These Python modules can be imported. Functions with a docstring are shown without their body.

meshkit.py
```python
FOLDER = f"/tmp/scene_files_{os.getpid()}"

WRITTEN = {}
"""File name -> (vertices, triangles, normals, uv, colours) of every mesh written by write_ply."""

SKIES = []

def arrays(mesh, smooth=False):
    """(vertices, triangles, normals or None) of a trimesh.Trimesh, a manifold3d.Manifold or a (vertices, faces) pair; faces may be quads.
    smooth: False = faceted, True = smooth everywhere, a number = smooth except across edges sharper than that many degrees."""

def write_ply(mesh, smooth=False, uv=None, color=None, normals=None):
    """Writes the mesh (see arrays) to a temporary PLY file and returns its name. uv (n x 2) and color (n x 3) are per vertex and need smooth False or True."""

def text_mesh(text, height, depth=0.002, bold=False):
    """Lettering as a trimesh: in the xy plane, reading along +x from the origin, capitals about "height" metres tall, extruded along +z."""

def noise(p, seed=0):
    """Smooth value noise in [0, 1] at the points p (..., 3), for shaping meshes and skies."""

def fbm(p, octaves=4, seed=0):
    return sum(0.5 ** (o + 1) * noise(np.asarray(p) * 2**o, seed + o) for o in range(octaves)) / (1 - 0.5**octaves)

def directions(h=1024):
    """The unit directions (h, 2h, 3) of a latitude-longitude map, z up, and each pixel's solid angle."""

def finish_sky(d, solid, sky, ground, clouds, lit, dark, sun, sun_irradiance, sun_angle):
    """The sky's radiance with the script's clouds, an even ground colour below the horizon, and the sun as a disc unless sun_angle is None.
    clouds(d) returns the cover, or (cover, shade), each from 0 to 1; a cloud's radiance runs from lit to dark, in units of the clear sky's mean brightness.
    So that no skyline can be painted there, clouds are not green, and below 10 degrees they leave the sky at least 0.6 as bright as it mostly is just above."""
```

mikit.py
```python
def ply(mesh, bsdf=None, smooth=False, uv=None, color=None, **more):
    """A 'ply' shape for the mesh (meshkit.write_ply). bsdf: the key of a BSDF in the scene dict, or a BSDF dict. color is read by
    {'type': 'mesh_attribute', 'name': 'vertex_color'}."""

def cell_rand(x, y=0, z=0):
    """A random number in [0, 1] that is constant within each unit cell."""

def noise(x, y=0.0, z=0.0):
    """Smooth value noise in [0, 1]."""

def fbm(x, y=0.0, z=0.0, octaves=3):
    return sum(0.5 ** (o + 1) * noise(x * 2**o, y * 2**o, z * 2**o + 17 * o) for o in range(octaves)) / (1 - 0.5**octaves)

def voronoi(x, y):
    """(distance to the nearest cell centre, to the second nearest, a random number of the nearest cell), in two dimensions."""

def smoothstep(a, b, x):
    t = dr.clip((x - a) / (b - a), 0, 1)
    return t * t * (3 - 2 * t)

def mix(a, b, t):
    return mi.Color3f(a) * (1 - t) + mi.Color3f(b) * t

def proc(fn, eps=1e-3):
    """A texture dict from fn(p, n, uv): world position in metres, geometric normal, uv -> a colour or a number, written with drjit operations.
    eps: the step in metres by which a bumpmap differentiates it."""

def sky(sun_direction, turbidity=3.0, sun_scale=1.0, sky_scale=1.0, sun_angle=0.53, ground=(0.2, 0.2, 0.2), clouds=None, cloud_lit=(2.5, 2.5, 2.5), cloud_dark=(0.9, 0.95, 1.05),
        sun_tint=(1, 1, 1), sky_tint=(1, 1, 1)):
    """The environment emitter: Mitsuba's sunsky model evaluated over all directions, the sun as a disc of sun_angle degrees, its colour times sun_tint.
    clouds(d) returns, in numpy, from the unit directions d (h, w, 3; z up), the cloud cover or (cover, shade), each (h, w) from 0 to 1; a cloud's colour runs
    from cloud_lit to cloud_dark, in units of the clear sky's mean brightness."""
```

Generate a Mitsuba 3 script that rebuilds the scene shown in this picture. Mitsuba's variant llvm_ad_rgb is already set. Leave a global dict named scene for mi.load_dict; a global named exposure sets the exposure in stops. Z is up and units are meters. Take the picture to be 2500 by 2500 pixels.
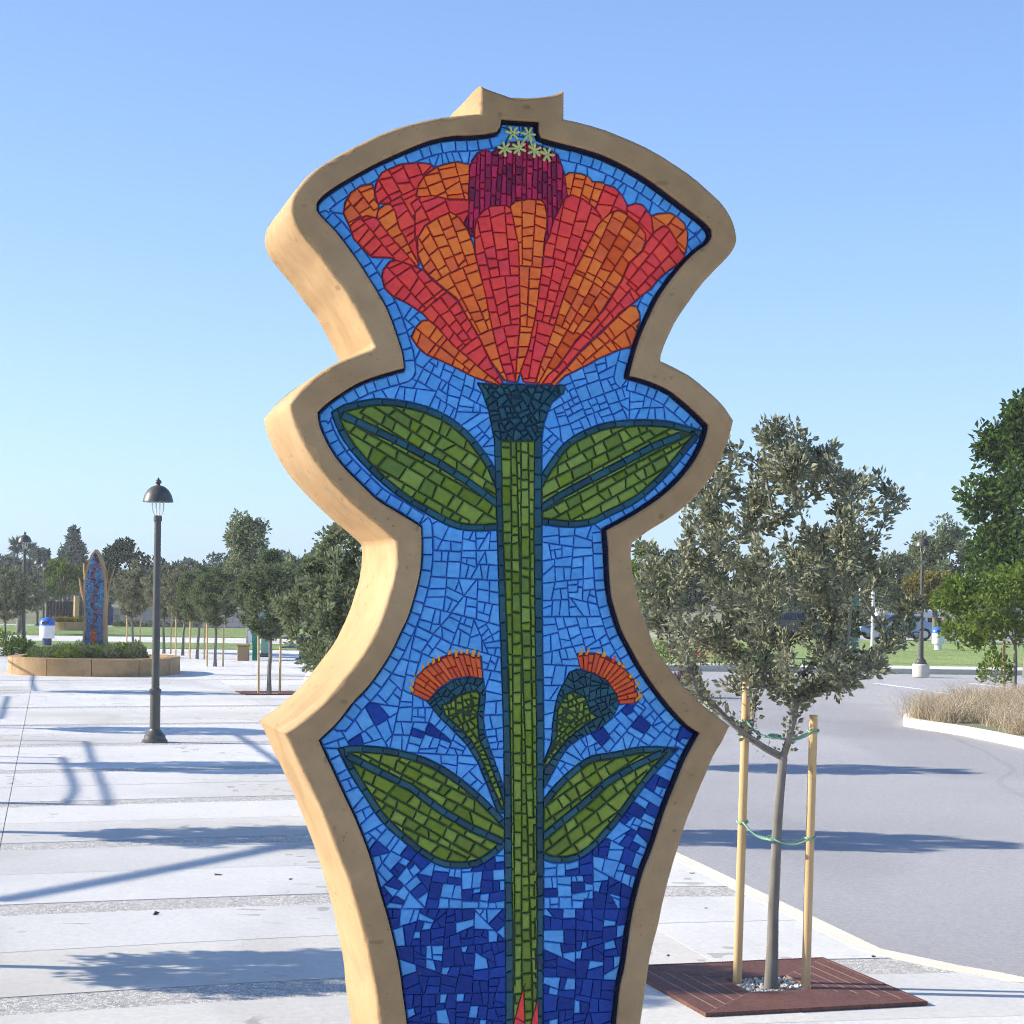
import math, random
import numpy as np, trimesh, shapely, manifold3d
from shapely.geometry import Polygon, LineString, Point, MultiPolygon
from shapely.ops import split, unary_union
import mitsuba as mi, mikit, meshkit
import drjit as dr
from mikit import noise, fbm, voronoi, cell_rand, smoothstep, mix

T = mi.ScalarTransform4f
scene, labels = {}, {}

# ------------------------------------------------------------------ camera, sky, exposure
EYE = np.array([0.0, 0.0, 2.3])
ROLL = math.radians(0.8)
scene['camera'] = {'type': 'perspective', 'fov': math.degrees(2 * math.atan(1250 / 4700.0)), 'fov_axis': 'x',
                   'principal_point_offset_x': 0.0, 'principal_point_offset_y': -0.078,
                   'near_clip': 0.1, 'far_clip': 3000.0,
                   'to_world': T().look_at(origin=EYE.tolist(), target=(EYE + [0, 1, 0]).tolist(), up=[-math.sin(ROLL), 0, math.cos(ROLL)])}
SUN_EL = math.radians(26.0)
SUN = [-math.cos(SUN_EL), 0.04, math.sin(SUN_EL)]
scene['sky'] = mikit.sky(SUN, turbidity=2.4, ground=(0.30, 0.30, 0.30), sky_scale=0.93, sky_tint=(0.93, 0.960, 1.18), sun_tint=(0.85, 1.0, 1.29))
exposure = 2.68

# ------------------------------------------------------------------ helpers
def numbered(key):
    if key not in scene and key not in labels and key not in USED:
        USED.add(key); return key
    k = COUNT.get(key, 0) + 1
    while f'{key}_{k:03d}' in scene or f'{key}_{k:03d}' in USED: k += 1
    COUNT[key] = k
    USED.add(f'{key}_{k:03d}')
    return f'{key}_{k:03d}'
USED, COUNT = set(), {}

def thing(name, label, cat, group=None):
    key = numbered(name)
    labels[key] = {'label': label, 'category': cat}
    if group: labels[key]['group'] = group
    return key

def put(parent, name, mesh, m, smooth=False, kind=None, label=None, **more):
    key = numbered(f'{parent}__{name}' if parent else name)
    scene[key] = mikit.ply(mesh, m, smooth=smooth, **more)
    if kind or label:
        labels[key] = {}
        if kind: labels[key]['kind'] = kind
        if label: labels[key]['label'] = label
    return key

def one(name, label, cat, mesh, m, smooth=False, group=None):
    key = put(None, name, mesh, m, smooth)
    labels[key] = {'label': label, 'category': cat}
    if group: labels[key]['group'] = group
    return key

def struct(name, mesh, m, smooth=False):
    return put(None, name, mesh, m, smooth, kind='structure')

def copy_thing(src, name, label, cat, M, group=None):
    """a copy of a thing with its parts under its own key, moved by the matrix M"""
    key = thing(name, label, cat, group)
    for k in [k for k in scene if k == src or k.startswith(src + '__')]:
        USED.add(key + k[len(src):])
        scene[key + k[len(src):]] = {**scene[k], 'to_world': M}
        if k != src and k in labels: labels[key + k[len(src):]] = dict(labels[k])
    return key

def cat_(ms):
    return trimesh.util.concatenate([m for m in ms if m is not None and len(m.faces)])

def box(x0, x1, y0, y1, z0, z1, bev=0.0):
    if bev:
        b = [trimesh.creation.box((x1 - x0 - (2 * bev if i != 0 else 0), y1 - y0 - (2 * bev if i != 1 else 0), z1 - z0 - (2 * bev if i != 2 else 0))) for i in range(3)]
        m = trimesh.convex.convex_hull(np.vstack([k.vertices for k in b]))
    else:
        m = trimesh.creation.box((x1 - x0, y1 - y0, z1 - z0))
    m.apply_translation(((x0 + x1) / 2, (y0 + y1) / 2, (z0 + z1) / 2))
    return m

def lathe(prof, n=24, at=(0, 0, 0)):
    """profile [(radius, z)] from bottom to top, closed at the ends"""
    prof = np.array(prof, float)
    a = np.arange(n) * 2 * np.pi / n
    v = np.stack([np.outer(prof[:, 0], np.cos(a)), np.outer(prof[:, 0], np.sin(a)), np.repeat(prof[:, 1:], n, 1)], -1).reshape(-1, 3)
    f = []
    for i in range(len(prof) - 1):
        for j in range(n):
            k = (j + 1) % n
            f += [[i * n + j, i * n + k, (i + 1) * n + k], [i * n + j, (i + 1) * n + k, (i + 1) * n + j]]
    m = len(v)
    v = np.vstack([v, [[0, 0, prof[0, 1]], [0, 0, prof[-1, 1]]]])
    L = (len(prof) - 1) * n
    for j in range(n):
        k = (j + 1) % n
        f += [[m, k, j], [m + 1, L + j, L + k]]
    return trimesh.Trimesh(v + np.array(at), f, process=False)

def tube(pts, radii, sides=6):
    p = np.asarray(pts, float)
    r = np.broadcast_to(radii, len(p))
    t = np.gradient(p, axis=0)
    t /= np.linalg.norm(t, axis=1, keepdims=True) + 1e-12
    ref = np.array([0.31, 0.17, 0.93]) if abs(t[0][2]) < 0.8 else np.array([0.9, 0.3, 0.1])
    a = np.cross(t, ref); a /= np.linalg.norm(a, axis=1, keepdims=True) + 1e-12
    b = np.cross(t, a)
    an = np.arange(sides) * 2 * np.pi / sides
    v = (p[:, None] + r[:, None, None] * (np.cos(an)[None, :, None] * a[:, None] + np.sin(an)[None, :, None] * b[:, None])).reshape(-1, 3)
    i = np.arange(len(p) - 1)[:, None] * sides; j = np.arange(sides)[None]; k = (j + 1) % sides
    f = np.concatenate([np.stack([i + j, i + k, i + sides + k], -1).reshape(-1, 3), np.stack([i + j, i + sides + k, i + sides + j], -1).reshape(-1, 3)])
    n = len(v)
    v = np.vstack([v, p[:1], p[-1:]])
    jj = np.arange(sides); kk = (jj + 1) % sides
    f = np.vstack([f, np.stack([np.full(sides, n), kk, jj], 1), np.stack([np.full(sides, n + 1), n - 2 - sides + 2 + jj - 0, n - sides + kk], 1)])
    f[-sides:, 1] = n - sides + jj
    return trimesh.Trimesh(v, f[:, ::-1], process=False)

def sheet(poly, z, thick=0.0):
    """flat polygon in xy at height z; with a thickness it gets sides down to z - thick"""
    parts = []
    for g in getattr(poly, 'geoms', [poly]):
        if g.is_empty or g.geom_type != 'Polygon': continue
        if thick:
            m = trimesh.creation.extrude_polygon(g, thick, engine='earcut'); m.apply_translation((0, 0, z - thick))
        else:
            v, f = trimesh.creation.triangulate_polygon(g, engine='earcut')
            m = trimesh.Trimesh(np.c_[v, np.full(len(v), z)], f, process=False)
            if m.face_normals[:, 2].mean() < 0: m.invert()
        parts.append(m)
    return cat_(parts)

# ------------------------------------------------------------------ materials
def rgb(*c): return {'type': 'rgb', 'value': [float(x) for x in c]}
def mat(name, base, rough=0.6, metal=0.0, spec=0.5, bump=None, bscale=0.0, two=True, **kw):
    d = {'type': 'principled', 'base_color': base if isinstance(base, dict) else rgb(*base), 'roughness': rough, 'metallic': metal, 'specular': spec, **kw}
    if bump is not None:
        d = {'type': 'bumpmap', 'arbitrary': bump, 'scale': bscale, 'bsdf': d}
    scene[name] = {'type': 'twosided', 'bsdf': d} if two else d
    return name

def stucco(p, n, uv):
    a = fbm(p.x * 3 + 4, p.y * 3, p.z * 3, 4)
    b = fbm(p.x * 28, p.y * 28, p.z * 22, 3)
    c = mix((0.365, 0.228, 0.104), (0.440, 0.290, 0.148), smoothstep(0.25, 0.75, a))
    c = c * (0.86 + 0.28 * b)
    spot = smoothstep(0.86, 0.93, noise(p.x * 42 + 7, p.y * 42, p.z * 42))
    streak = smoothstep(0.55, 0.8, fbm(p.x * 16, p.y * 16, p.z * 1.6, 3))
    pin = smoothstep(0.90, 0.95, noise(p.x * 170, p.y * 170, p.z * 170)) * smoothstep(0.45, 0.6, noise(p.x * 11, p.y * 11, p.z * 11))
    stain = smoothstep(0.60, 0.72, fbm(p.x * 7 + 2, p.y * 7, p.z * 3, 4))
    c = c * (1 - 0.02 * streak) * (1 - 0.12 * stain)
    return mix(mix(c, c * 0.5, spot * 0.55), c * 0.35, pin)
def stucco_b(p, n, uv): return fbm(p.x * 60, p.y * 60, p.z * 60, 3) + 0.7 * noise(p.x * 14, p.y * 14, p.z * 14)
mat('cast_stone', mikit.proc(stucco), 0.72, bump=mikit.proc(stucco_b, 0.002), bscale=0.0013)

def concrete(p, n, uv):
    a = fbm(p.x * 0.9, p.y * 0.9, 3.0, 4)
    b = fbm(p.x * 40, p.y * 40, 1.0, 2)
    s = smoothstep(0.52, 0.75, fbm(p.x * 0.35 + 9, p.y * 0.35, 2.0, 4))
    d = smoothstep(0.80, 0.84, noise(p.x * 9, p.y * 9, 5.0)) * smoothstep(0.6, 0.8, noise(p.x * 1.3, p.y * 1.3, 8.0))
    c = mix((0.515, 0.505, 0.49), (0.615, 0.604, 0.584), a) * (0.92 + 0.16 * b)
    tyre = smoothstep(0.60, 0.80, fbm(p.x * 1.1 + 3 + 0.3 * p.y, p.y * 0.28, 6.0, 3))
    c = mix(c, (0.43, 0.415, 0.385), 0.55 * s) * (1 - 0.10 * tyre)
    return mix(c, (0.2, 0.18, 0.16), 0.5 * d)
mat('concrete', mikit.proc(concrete), 0.85)
def concrete_b(p, n, uv): return concrete(p, n, uv) * 0.90
def concrete_c(p, n, uv): return concrete(p, n, uv) * mi.Color3f(0.97, 0.955, 0.92)
mat('concrete_worn', mikit.proc(concrete_b), 0.85)
mat('concrete_warm', mikit.proc(concrete_c), 0.85)
def kerbcol(p, n, uv): return mix((0.60, 0.565, 0.47), (0.68, 0.64, 0.55), fbm(p.x * 2, p.y * 2, p.z * 9, 3))
mat('kerb_concrete', mikit.proc(kerbcol), 0.85)
def aggregate(p, n, uv):
    f, s, r = voronoi(p.x * 42, p.y * 42)
    e = smoothstep(0.0, 0.22, s - f)
    return mix((0.20, 0.19, 0.18), mix((0.34, 0.33, 0.32), (0.66, 0.63, 0.58), r), e) * (0.9 + 0.2 * fbm(p.x * 2, p.y * 2))
mat('aggregate', mikit.proc(aggregate), 0.8)
def tarmac(p, n, uv):
    a = fbm(p.x * 0.25, p.y * 0.25, 1.0, 4)
    g = noise(p.x * 38, p.y * 38, 2.0) * 0.5 + 0.5 * noise(p.x * 90, p.y * 90, 4.0)
    c = mix((0.282, 0.278, 0.290), (0.345, 0.340, 0.352), a) * (0.84 + 0.32 * g)
    w = fbm(p.x * 0.5, p.y * 0.5, 7.0, 3)
    wheel = smoothstep(0.62, 0.9, noise(p.x * 0.35 + 0.9 * w, p.y * 0.05, 11.0))
    worn = smoothstep(0.45, 0.75, fbm(p.x * 0.6 + 0.5 * w, p.y * 0.22, 5.0, 3))
    patch = smoothstep(0.5, 0.53, noise(p.x * 0.16 + 4, p.y * 0.07, 2.0))
    seam = 1 - smoothstep(0.02, 0.07, dr_abs(p.x * 0.9 - p.y * 0.12 - 3.2 + 0.5 * noise(p.y * 0.4, 1.0, 2.0)))
    return c * (1 - 0.14 * wheel) * (1 - 0.12 * worn) * (1 - 0.05 * patch) * (1 - 0.09 * seam)
import drjit as dr
dr_abs = dr.abs
mat('tarmac', mikit.proc(tarmac), 0.9)
def turf(p, n, uv):
    return mix((0.125, 0.18, 0.055), (0.215, 0.27, 0.09), fbm(p.x * 0.7, p.y * 0.7, 0.0, 4)) * (0.6 + 0.8 * noise(p.x * 12, p.y * 12, 0.0))
mat('turf', mikit.proc(turf), 0.9)
def earth(p, n, uv): return mix((0.12, 0.13, 0.08), (0.19, 0.18, 0.11), fbm(p.x * 0.2, p.y * 0.2, 0.0, 4))
mat('earth', mikit.proc(earth), 0.95)
mat('joint_dark', (0.22, 0.215, 0.21), 0.9)
mat('road_paint', (0.74, 0.74, 0.72), 0.7)
def rust(p, n, uv): return mix((0.085, 0.036, 0.028), (0.16, 0.068, 0.050), fbm(p.x * 5, p.y * 5, p.z * 5, 4)) * (0.8 + 0.4 * noise(p.x * 70, p.y * 70, 0.0))
mat('rusty_iron', mikit.proc(rust), 0.7)
def gravelcol(p, n, uv): return mix((0.30, 0.29, 0.27), (0.62, 0.60, 0.57), cell_rand(p.x * 30, p.y * 30, 1.0))
mat('pebble', mikit.proc(gravelcol), 0.8)
mat('lamp_metal', (0.085, 0.085, 0.078), 0.42, metal=0.1)
mat('lamp_strut', (0.75, 0.75, 0.72), 0.4)
def pine(p, n, uv):
    return mix((0.52, 0.34, 0.155), (0.66, 0.47, 0.245), fbm(p.x * 30, p.y * 30, p.z * 2.5, 3)) * (1 - 0.4 * smoothstep(0.82, 0.9, noise(p.x * 20, p.y * 20, p.z * 7)))
mat('stake_wood', mikit.proc(pine), 0.75)
def barkcol(p, n, uv): return mix((0.10, 0.09, 0.075), (0.27, 0.25, 0.22), fbm(p.x * 25, p.y * 25, p.z * 6, 4))
mat('bark', mikit.proc(barkcol), 0.85)
mat('tie_green', (0.22, 0.42, 0.30), 0.5)
mat('white_paint', (0.78, 0.78, 0.78), 0.45)
mat('banner_green', (0.012, 0.25, 0.15), 0.5)
mat('navy', (0.02, 0.035, 0.12), 0.5)
mat('bin_blue', (0.03, 0.16, 0.62), 0.35)
mat('bin_tan', (0.33, 0.22, 0.12), 0.7)
mat('table_blue', (0.09, 0.13, 0.20), 0.5)
mat('dark_wall', (0.045, 0.035, 0.032), 0.8)
mat('block_wall', (0.42, 0.37, 0.36), 0.85)
mat('tyre', (0.02, 0.02, 0.02), 0.8)
mat('alloy', (0.55, 0.55, 0.56), 0.3, metal=0.8)
mat('dark_glass', (0.015, 0.018, 0.022), 0.06, spec=0.8)
mat('car_silver', (0.24, 0.36, 0.56), 0.28, metal=0.5, clearcoat=0.6)
mat('car_white', (0.72, 0.72, 0.72), 0.3, clearcoat=0.6)
mat('car_dark', (0.035, 0.04, 0.055), 0.3, clearcoat=0.6)
mat('lamp_red', (0.45, 0.02, 0.02), 0.3)
mat('flower_red', (0.55, 0.03, 0.07), 0.6)
mat('soil', (0.09, 0.065, 0.045), 0.95)

def leafmat(name, a, b, trans=0.45, f=5.0, rough=0.45):
    def fn(p, n, uv): return mix(a, b, 0.55 * cell_rand(p.x * f * 9, p.y * f * 9, p.z * f * 9) + 0.45 * fbm(p.x * f * 0.5, p.y * f * 0.5, p.z * f * 0.5, 2))
    scene[name] = {'type': 'principledthin', 'base_color': mikit.proc(fn), 'roughness': rough, 'diff_trans': trans, 'spec_trans': 0.0}
    return name
leafmat('leaf_olive', (0.055, 0.068, 0.036), (0.47, 0.475, 0.325), 0.25, rough=0.22)
leafmat('leaf_dark', (0.025, 0.048, 0.036), (0.065, 0.10, 0.06), 0.4, 1.2)
leafmat('leaf_fresh', (0.08, 0.14, 0.025), (0.22, 0.30, 0.065), 0.6, 2.0)
leafmat('leaf_mid', (0.085, 0.120, 0.060), (0.250, 0.295, 0.165), 0.55, 2.0)
leafmat('leaf_yellow', (0.16, 0.15, 0.04), (0.34, 0.27, 0.08), 0.6, 2.0)
leafmat('leaf_blue', (0.075, 0.110, 0.100), (0.17, 0.225, 0.195), 0.5, 0.8)
leafmat('straw', (0.42, 0.34, 0.23), (0.68, 0.58, 0.43), 0.45, 3.0, 0.7)
leafmat('leaf_rich', (0.035, 0.075, 0.020), (0.105, 0.175, 0.045), 0.5, 1.4)
leafmat('leaf_pale', (0.13, 0.165, 0.095), (0.34, 0.38, 0.23), 0.6, 2.0)
leafmat('plume', (0.10, 0.05, 0.07), (0.25, 0.16, 0.15), 0.4, 3.0, 0.7)

# glazed tile, each colour in a few tones
def tones(name, cols, rough=0.24, spec=0.55):
    def glaze(c):
        c = mi.Color3f(*c)
        def fn(p, n, uv):   # the glaze pools and thins within each piece
            return dr.minimum(c * (0.80 + 0.34 * fbm(p.x * 75, p.y * 75, p.z * 75, 2) + 0.10 * noise(p.x * 14, p.y * 14, p.z * 14)), 0.97)
        return mikit.proc(fn)
    return [mat(f'{name}_glaze_{i}', glaze(c), rough, spec=spec) for i, c in enumerate(cols)]
SKYT = tones('sky', [(0.080, 0.345, 0.770), (0.090, 0.370, 0.800), (0.070, 0.320, 0.730), (0.106, 0.395, 0.810), (0.076, 0.335, 0.720)], 0.28, 0.35)
DEEP = tones('deep', [(0.006, 0.040, 0.270), (0.008, 0.046, 0.300), (0.005, 0.034, 0.235), (0.010, 0.055, 0.330)], 0.3, 0.16)
RED = tones('red', [(0.92, 0.060, 0.048), (0.82, 0.048, 0.046), (0.95, 0.080, 0.044), (0.84, 0.054, 0.064)], 0.3, 0.3)
ORA = tones('orange', [(0.92, 0.160, 0.022), (0.96, 0.205, 0.024), (0.82, 0.135, 0.028), (0.93, 0.180, 0.020)], 0.3, 0.3)
DOR = tones('deep_orange', [(0.74, 0.095, 0.006), (0.68, 0.085, 0.008)], 0.3, 0.3)
MAR = tones('maroon', [(0.26, 0.010, 0.058), (0.40, 0.014, 0.080), (0.16, 0.008, 0.052), (0.52, 0.018, 0.085)], 0.3, 0.3)
GRE = tones('green', [(0.135, 0.215, 0.012), (0.160, 0.250, 0.016), (0.105, 0.175, 0.010), (0.200, 0.295, 0.036)], 0.16, 0.42)
TEA = tones('teal', [(0.008, 0.062, 0.095), (0.010, 0.075, 0.112), (0.007, 0.050, 0.080), (0.013, 0.090, 0.125)], 0.25, 0.3)
FRI = tones('fringe', [(0.66, 0.085, 0.010), (0.58, 0.060, 0.012), (0.70, 0.11, 0.012)])
YEL = tones('yellow', [(0.78, 0.34, 0.012), (0.72, 0.28, 0.010)])
mat('stamen_glaze', (0.50, 0.56, 0.20), 0.2, spec=0.7)
mat('grout_navy', (0.026, 0.110, 0.370), 0.8)
mat('grout_edge', (0.004, 0.006, 0.030), 0.8)
mat('grout_wine', (0.250, 0.018, 0.035), 0.8)
mat('grout_green', (0.034, 0.064, 0.030), 0.8)
mat('grout_teal', (0.005, 0.035, 0.060), 0.8)

# ------------------------------------------------------------------ the mosaic: outlines in millimetres on the face of the sculpture
OUTER = "-101,3569 -74,3560 -35,3550 -17,3546 30,3549 69,3555 97,3563 119,3574 120,3502 171,3495 227,3484 287,3466 348,3444 409,3414 462,3384 512,3348 553,3313 578,3280 591,3246 593,3219 583,3195 567,3175 535,3143 498,3102 463,3054 431,3007 407,2959 391,2916 389,2900 437,2880 477,2860 519,2829 561,2793 592,2754 578,2701 558,2655 531,2604 499,2565 459,2525 414,2493 370,2466 319,2430 317,2397 324,2347 335,2301 349,2252 370,2200 390,2156 415,2121 448,2083 489,2041 532,2003 594,1959 574,1922 549,1879 525,1825 502,1773 474,1704 455,1643 436,1583 417,1509 405,1449 388,1385 379,1335 370,1270 360,1195 350,1111 342,986 343,776 370,458 407,191 432,31 -361,114 -343,264 -312,515 -294,818 -300,1022 -314,1144 -327,1226 -335,1299 -349,1363 -362,1426 -380,1489 -394,1537 -408,1581 -431,1640 -457,1706 -480,1761 -507,1816 -533,1867 -555,1915 -572,1947 -545,1965 -509,1994 -469,2030 -433,2074 -404,2111 -375,2151 -353,2192 -332,2241 -317,2290 -305,2333 -300,2385 -302,2422 -342,2457 -380,2486 -425,2525 -469,2568 -503,2607 -529,2646 -548,2682 -564,2721 -571,2750 -556,2772 -531,2800 -496,2831 -451,2860 -408,2879 -371,2895 -363,2902 -374,2926 -393,2962 -417,3004 -440,3040 -470,3074 -499,3113 -536,3154 -559,3182 -572,3210 -575,3232 -569,3261 -549,3291 -521,3322 -466,3362 -393,3406 -319,3443 -244,3469 -176,3486 -101,3499"
INNER = "-43,3488 55,3489 55,3465 61,3450 109,3441 169,3431 228,3417 288,3394 349,3364 410,3326 463,3292 504,3264 523,3246 525,3230 514,3210 481,3185 449,3153 413,3108 381,3061 358,3014 335,2963 319,2913 305,2858 337,2852 377,2840 417,2823 458,2794 500,2760 522,2739 517,2711 501,2672 477,2633 441,2590 397,2551 345,2515 298,2487 250,2461 255,2414 258,2358 264,2300 275,2259 295,2204 318,2163 343,2121 371,2080 404,2038 442,1995 479,1960 510,1941 488,1903 468,1865 452,1826 421,1751 402,1694 382,1636 363,1590 345,1526 332,1467 323,1403 314,1338 303,1290 294,1198 286,1094 284,937 291,727 303,516 -254,561 -241,764 -240,967 -245,1120 -254,1223 -265,1296 -275,1360 -289,1423 -306,1487 -326,1550 -353,1639 -387,1724 -415,1782 -445,1845 -471,1899 -485,1929 -439,1973 -403,2020 -366,2059 -333,2104 -304,2152 -283,2197 -267,2230 -257,2261 -245,2305 -236,2350 -233,2405 -235,2458 -267,2477 -306,2499 -347,2523 -388,2560 -426,2595 -456,2630 -478,2666 -494,2702 -499,2734 -476,2757 -440,2784 -403,2808 -366,2825 -329,2838 -284,2852 -288,2882 -293,2901 -308,2943 -327,2990 -350,3030 -376,3069 -404,3110 -434,3149 -464,3184 -494,3212 -508,3229 -509,3243 -498,3262 -465,3290 -410,3326 -355,3359 -280,3398 -224,3423 -168,3438 -126,3442 -77,3450 -54,3457 -47,3468"
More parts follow.
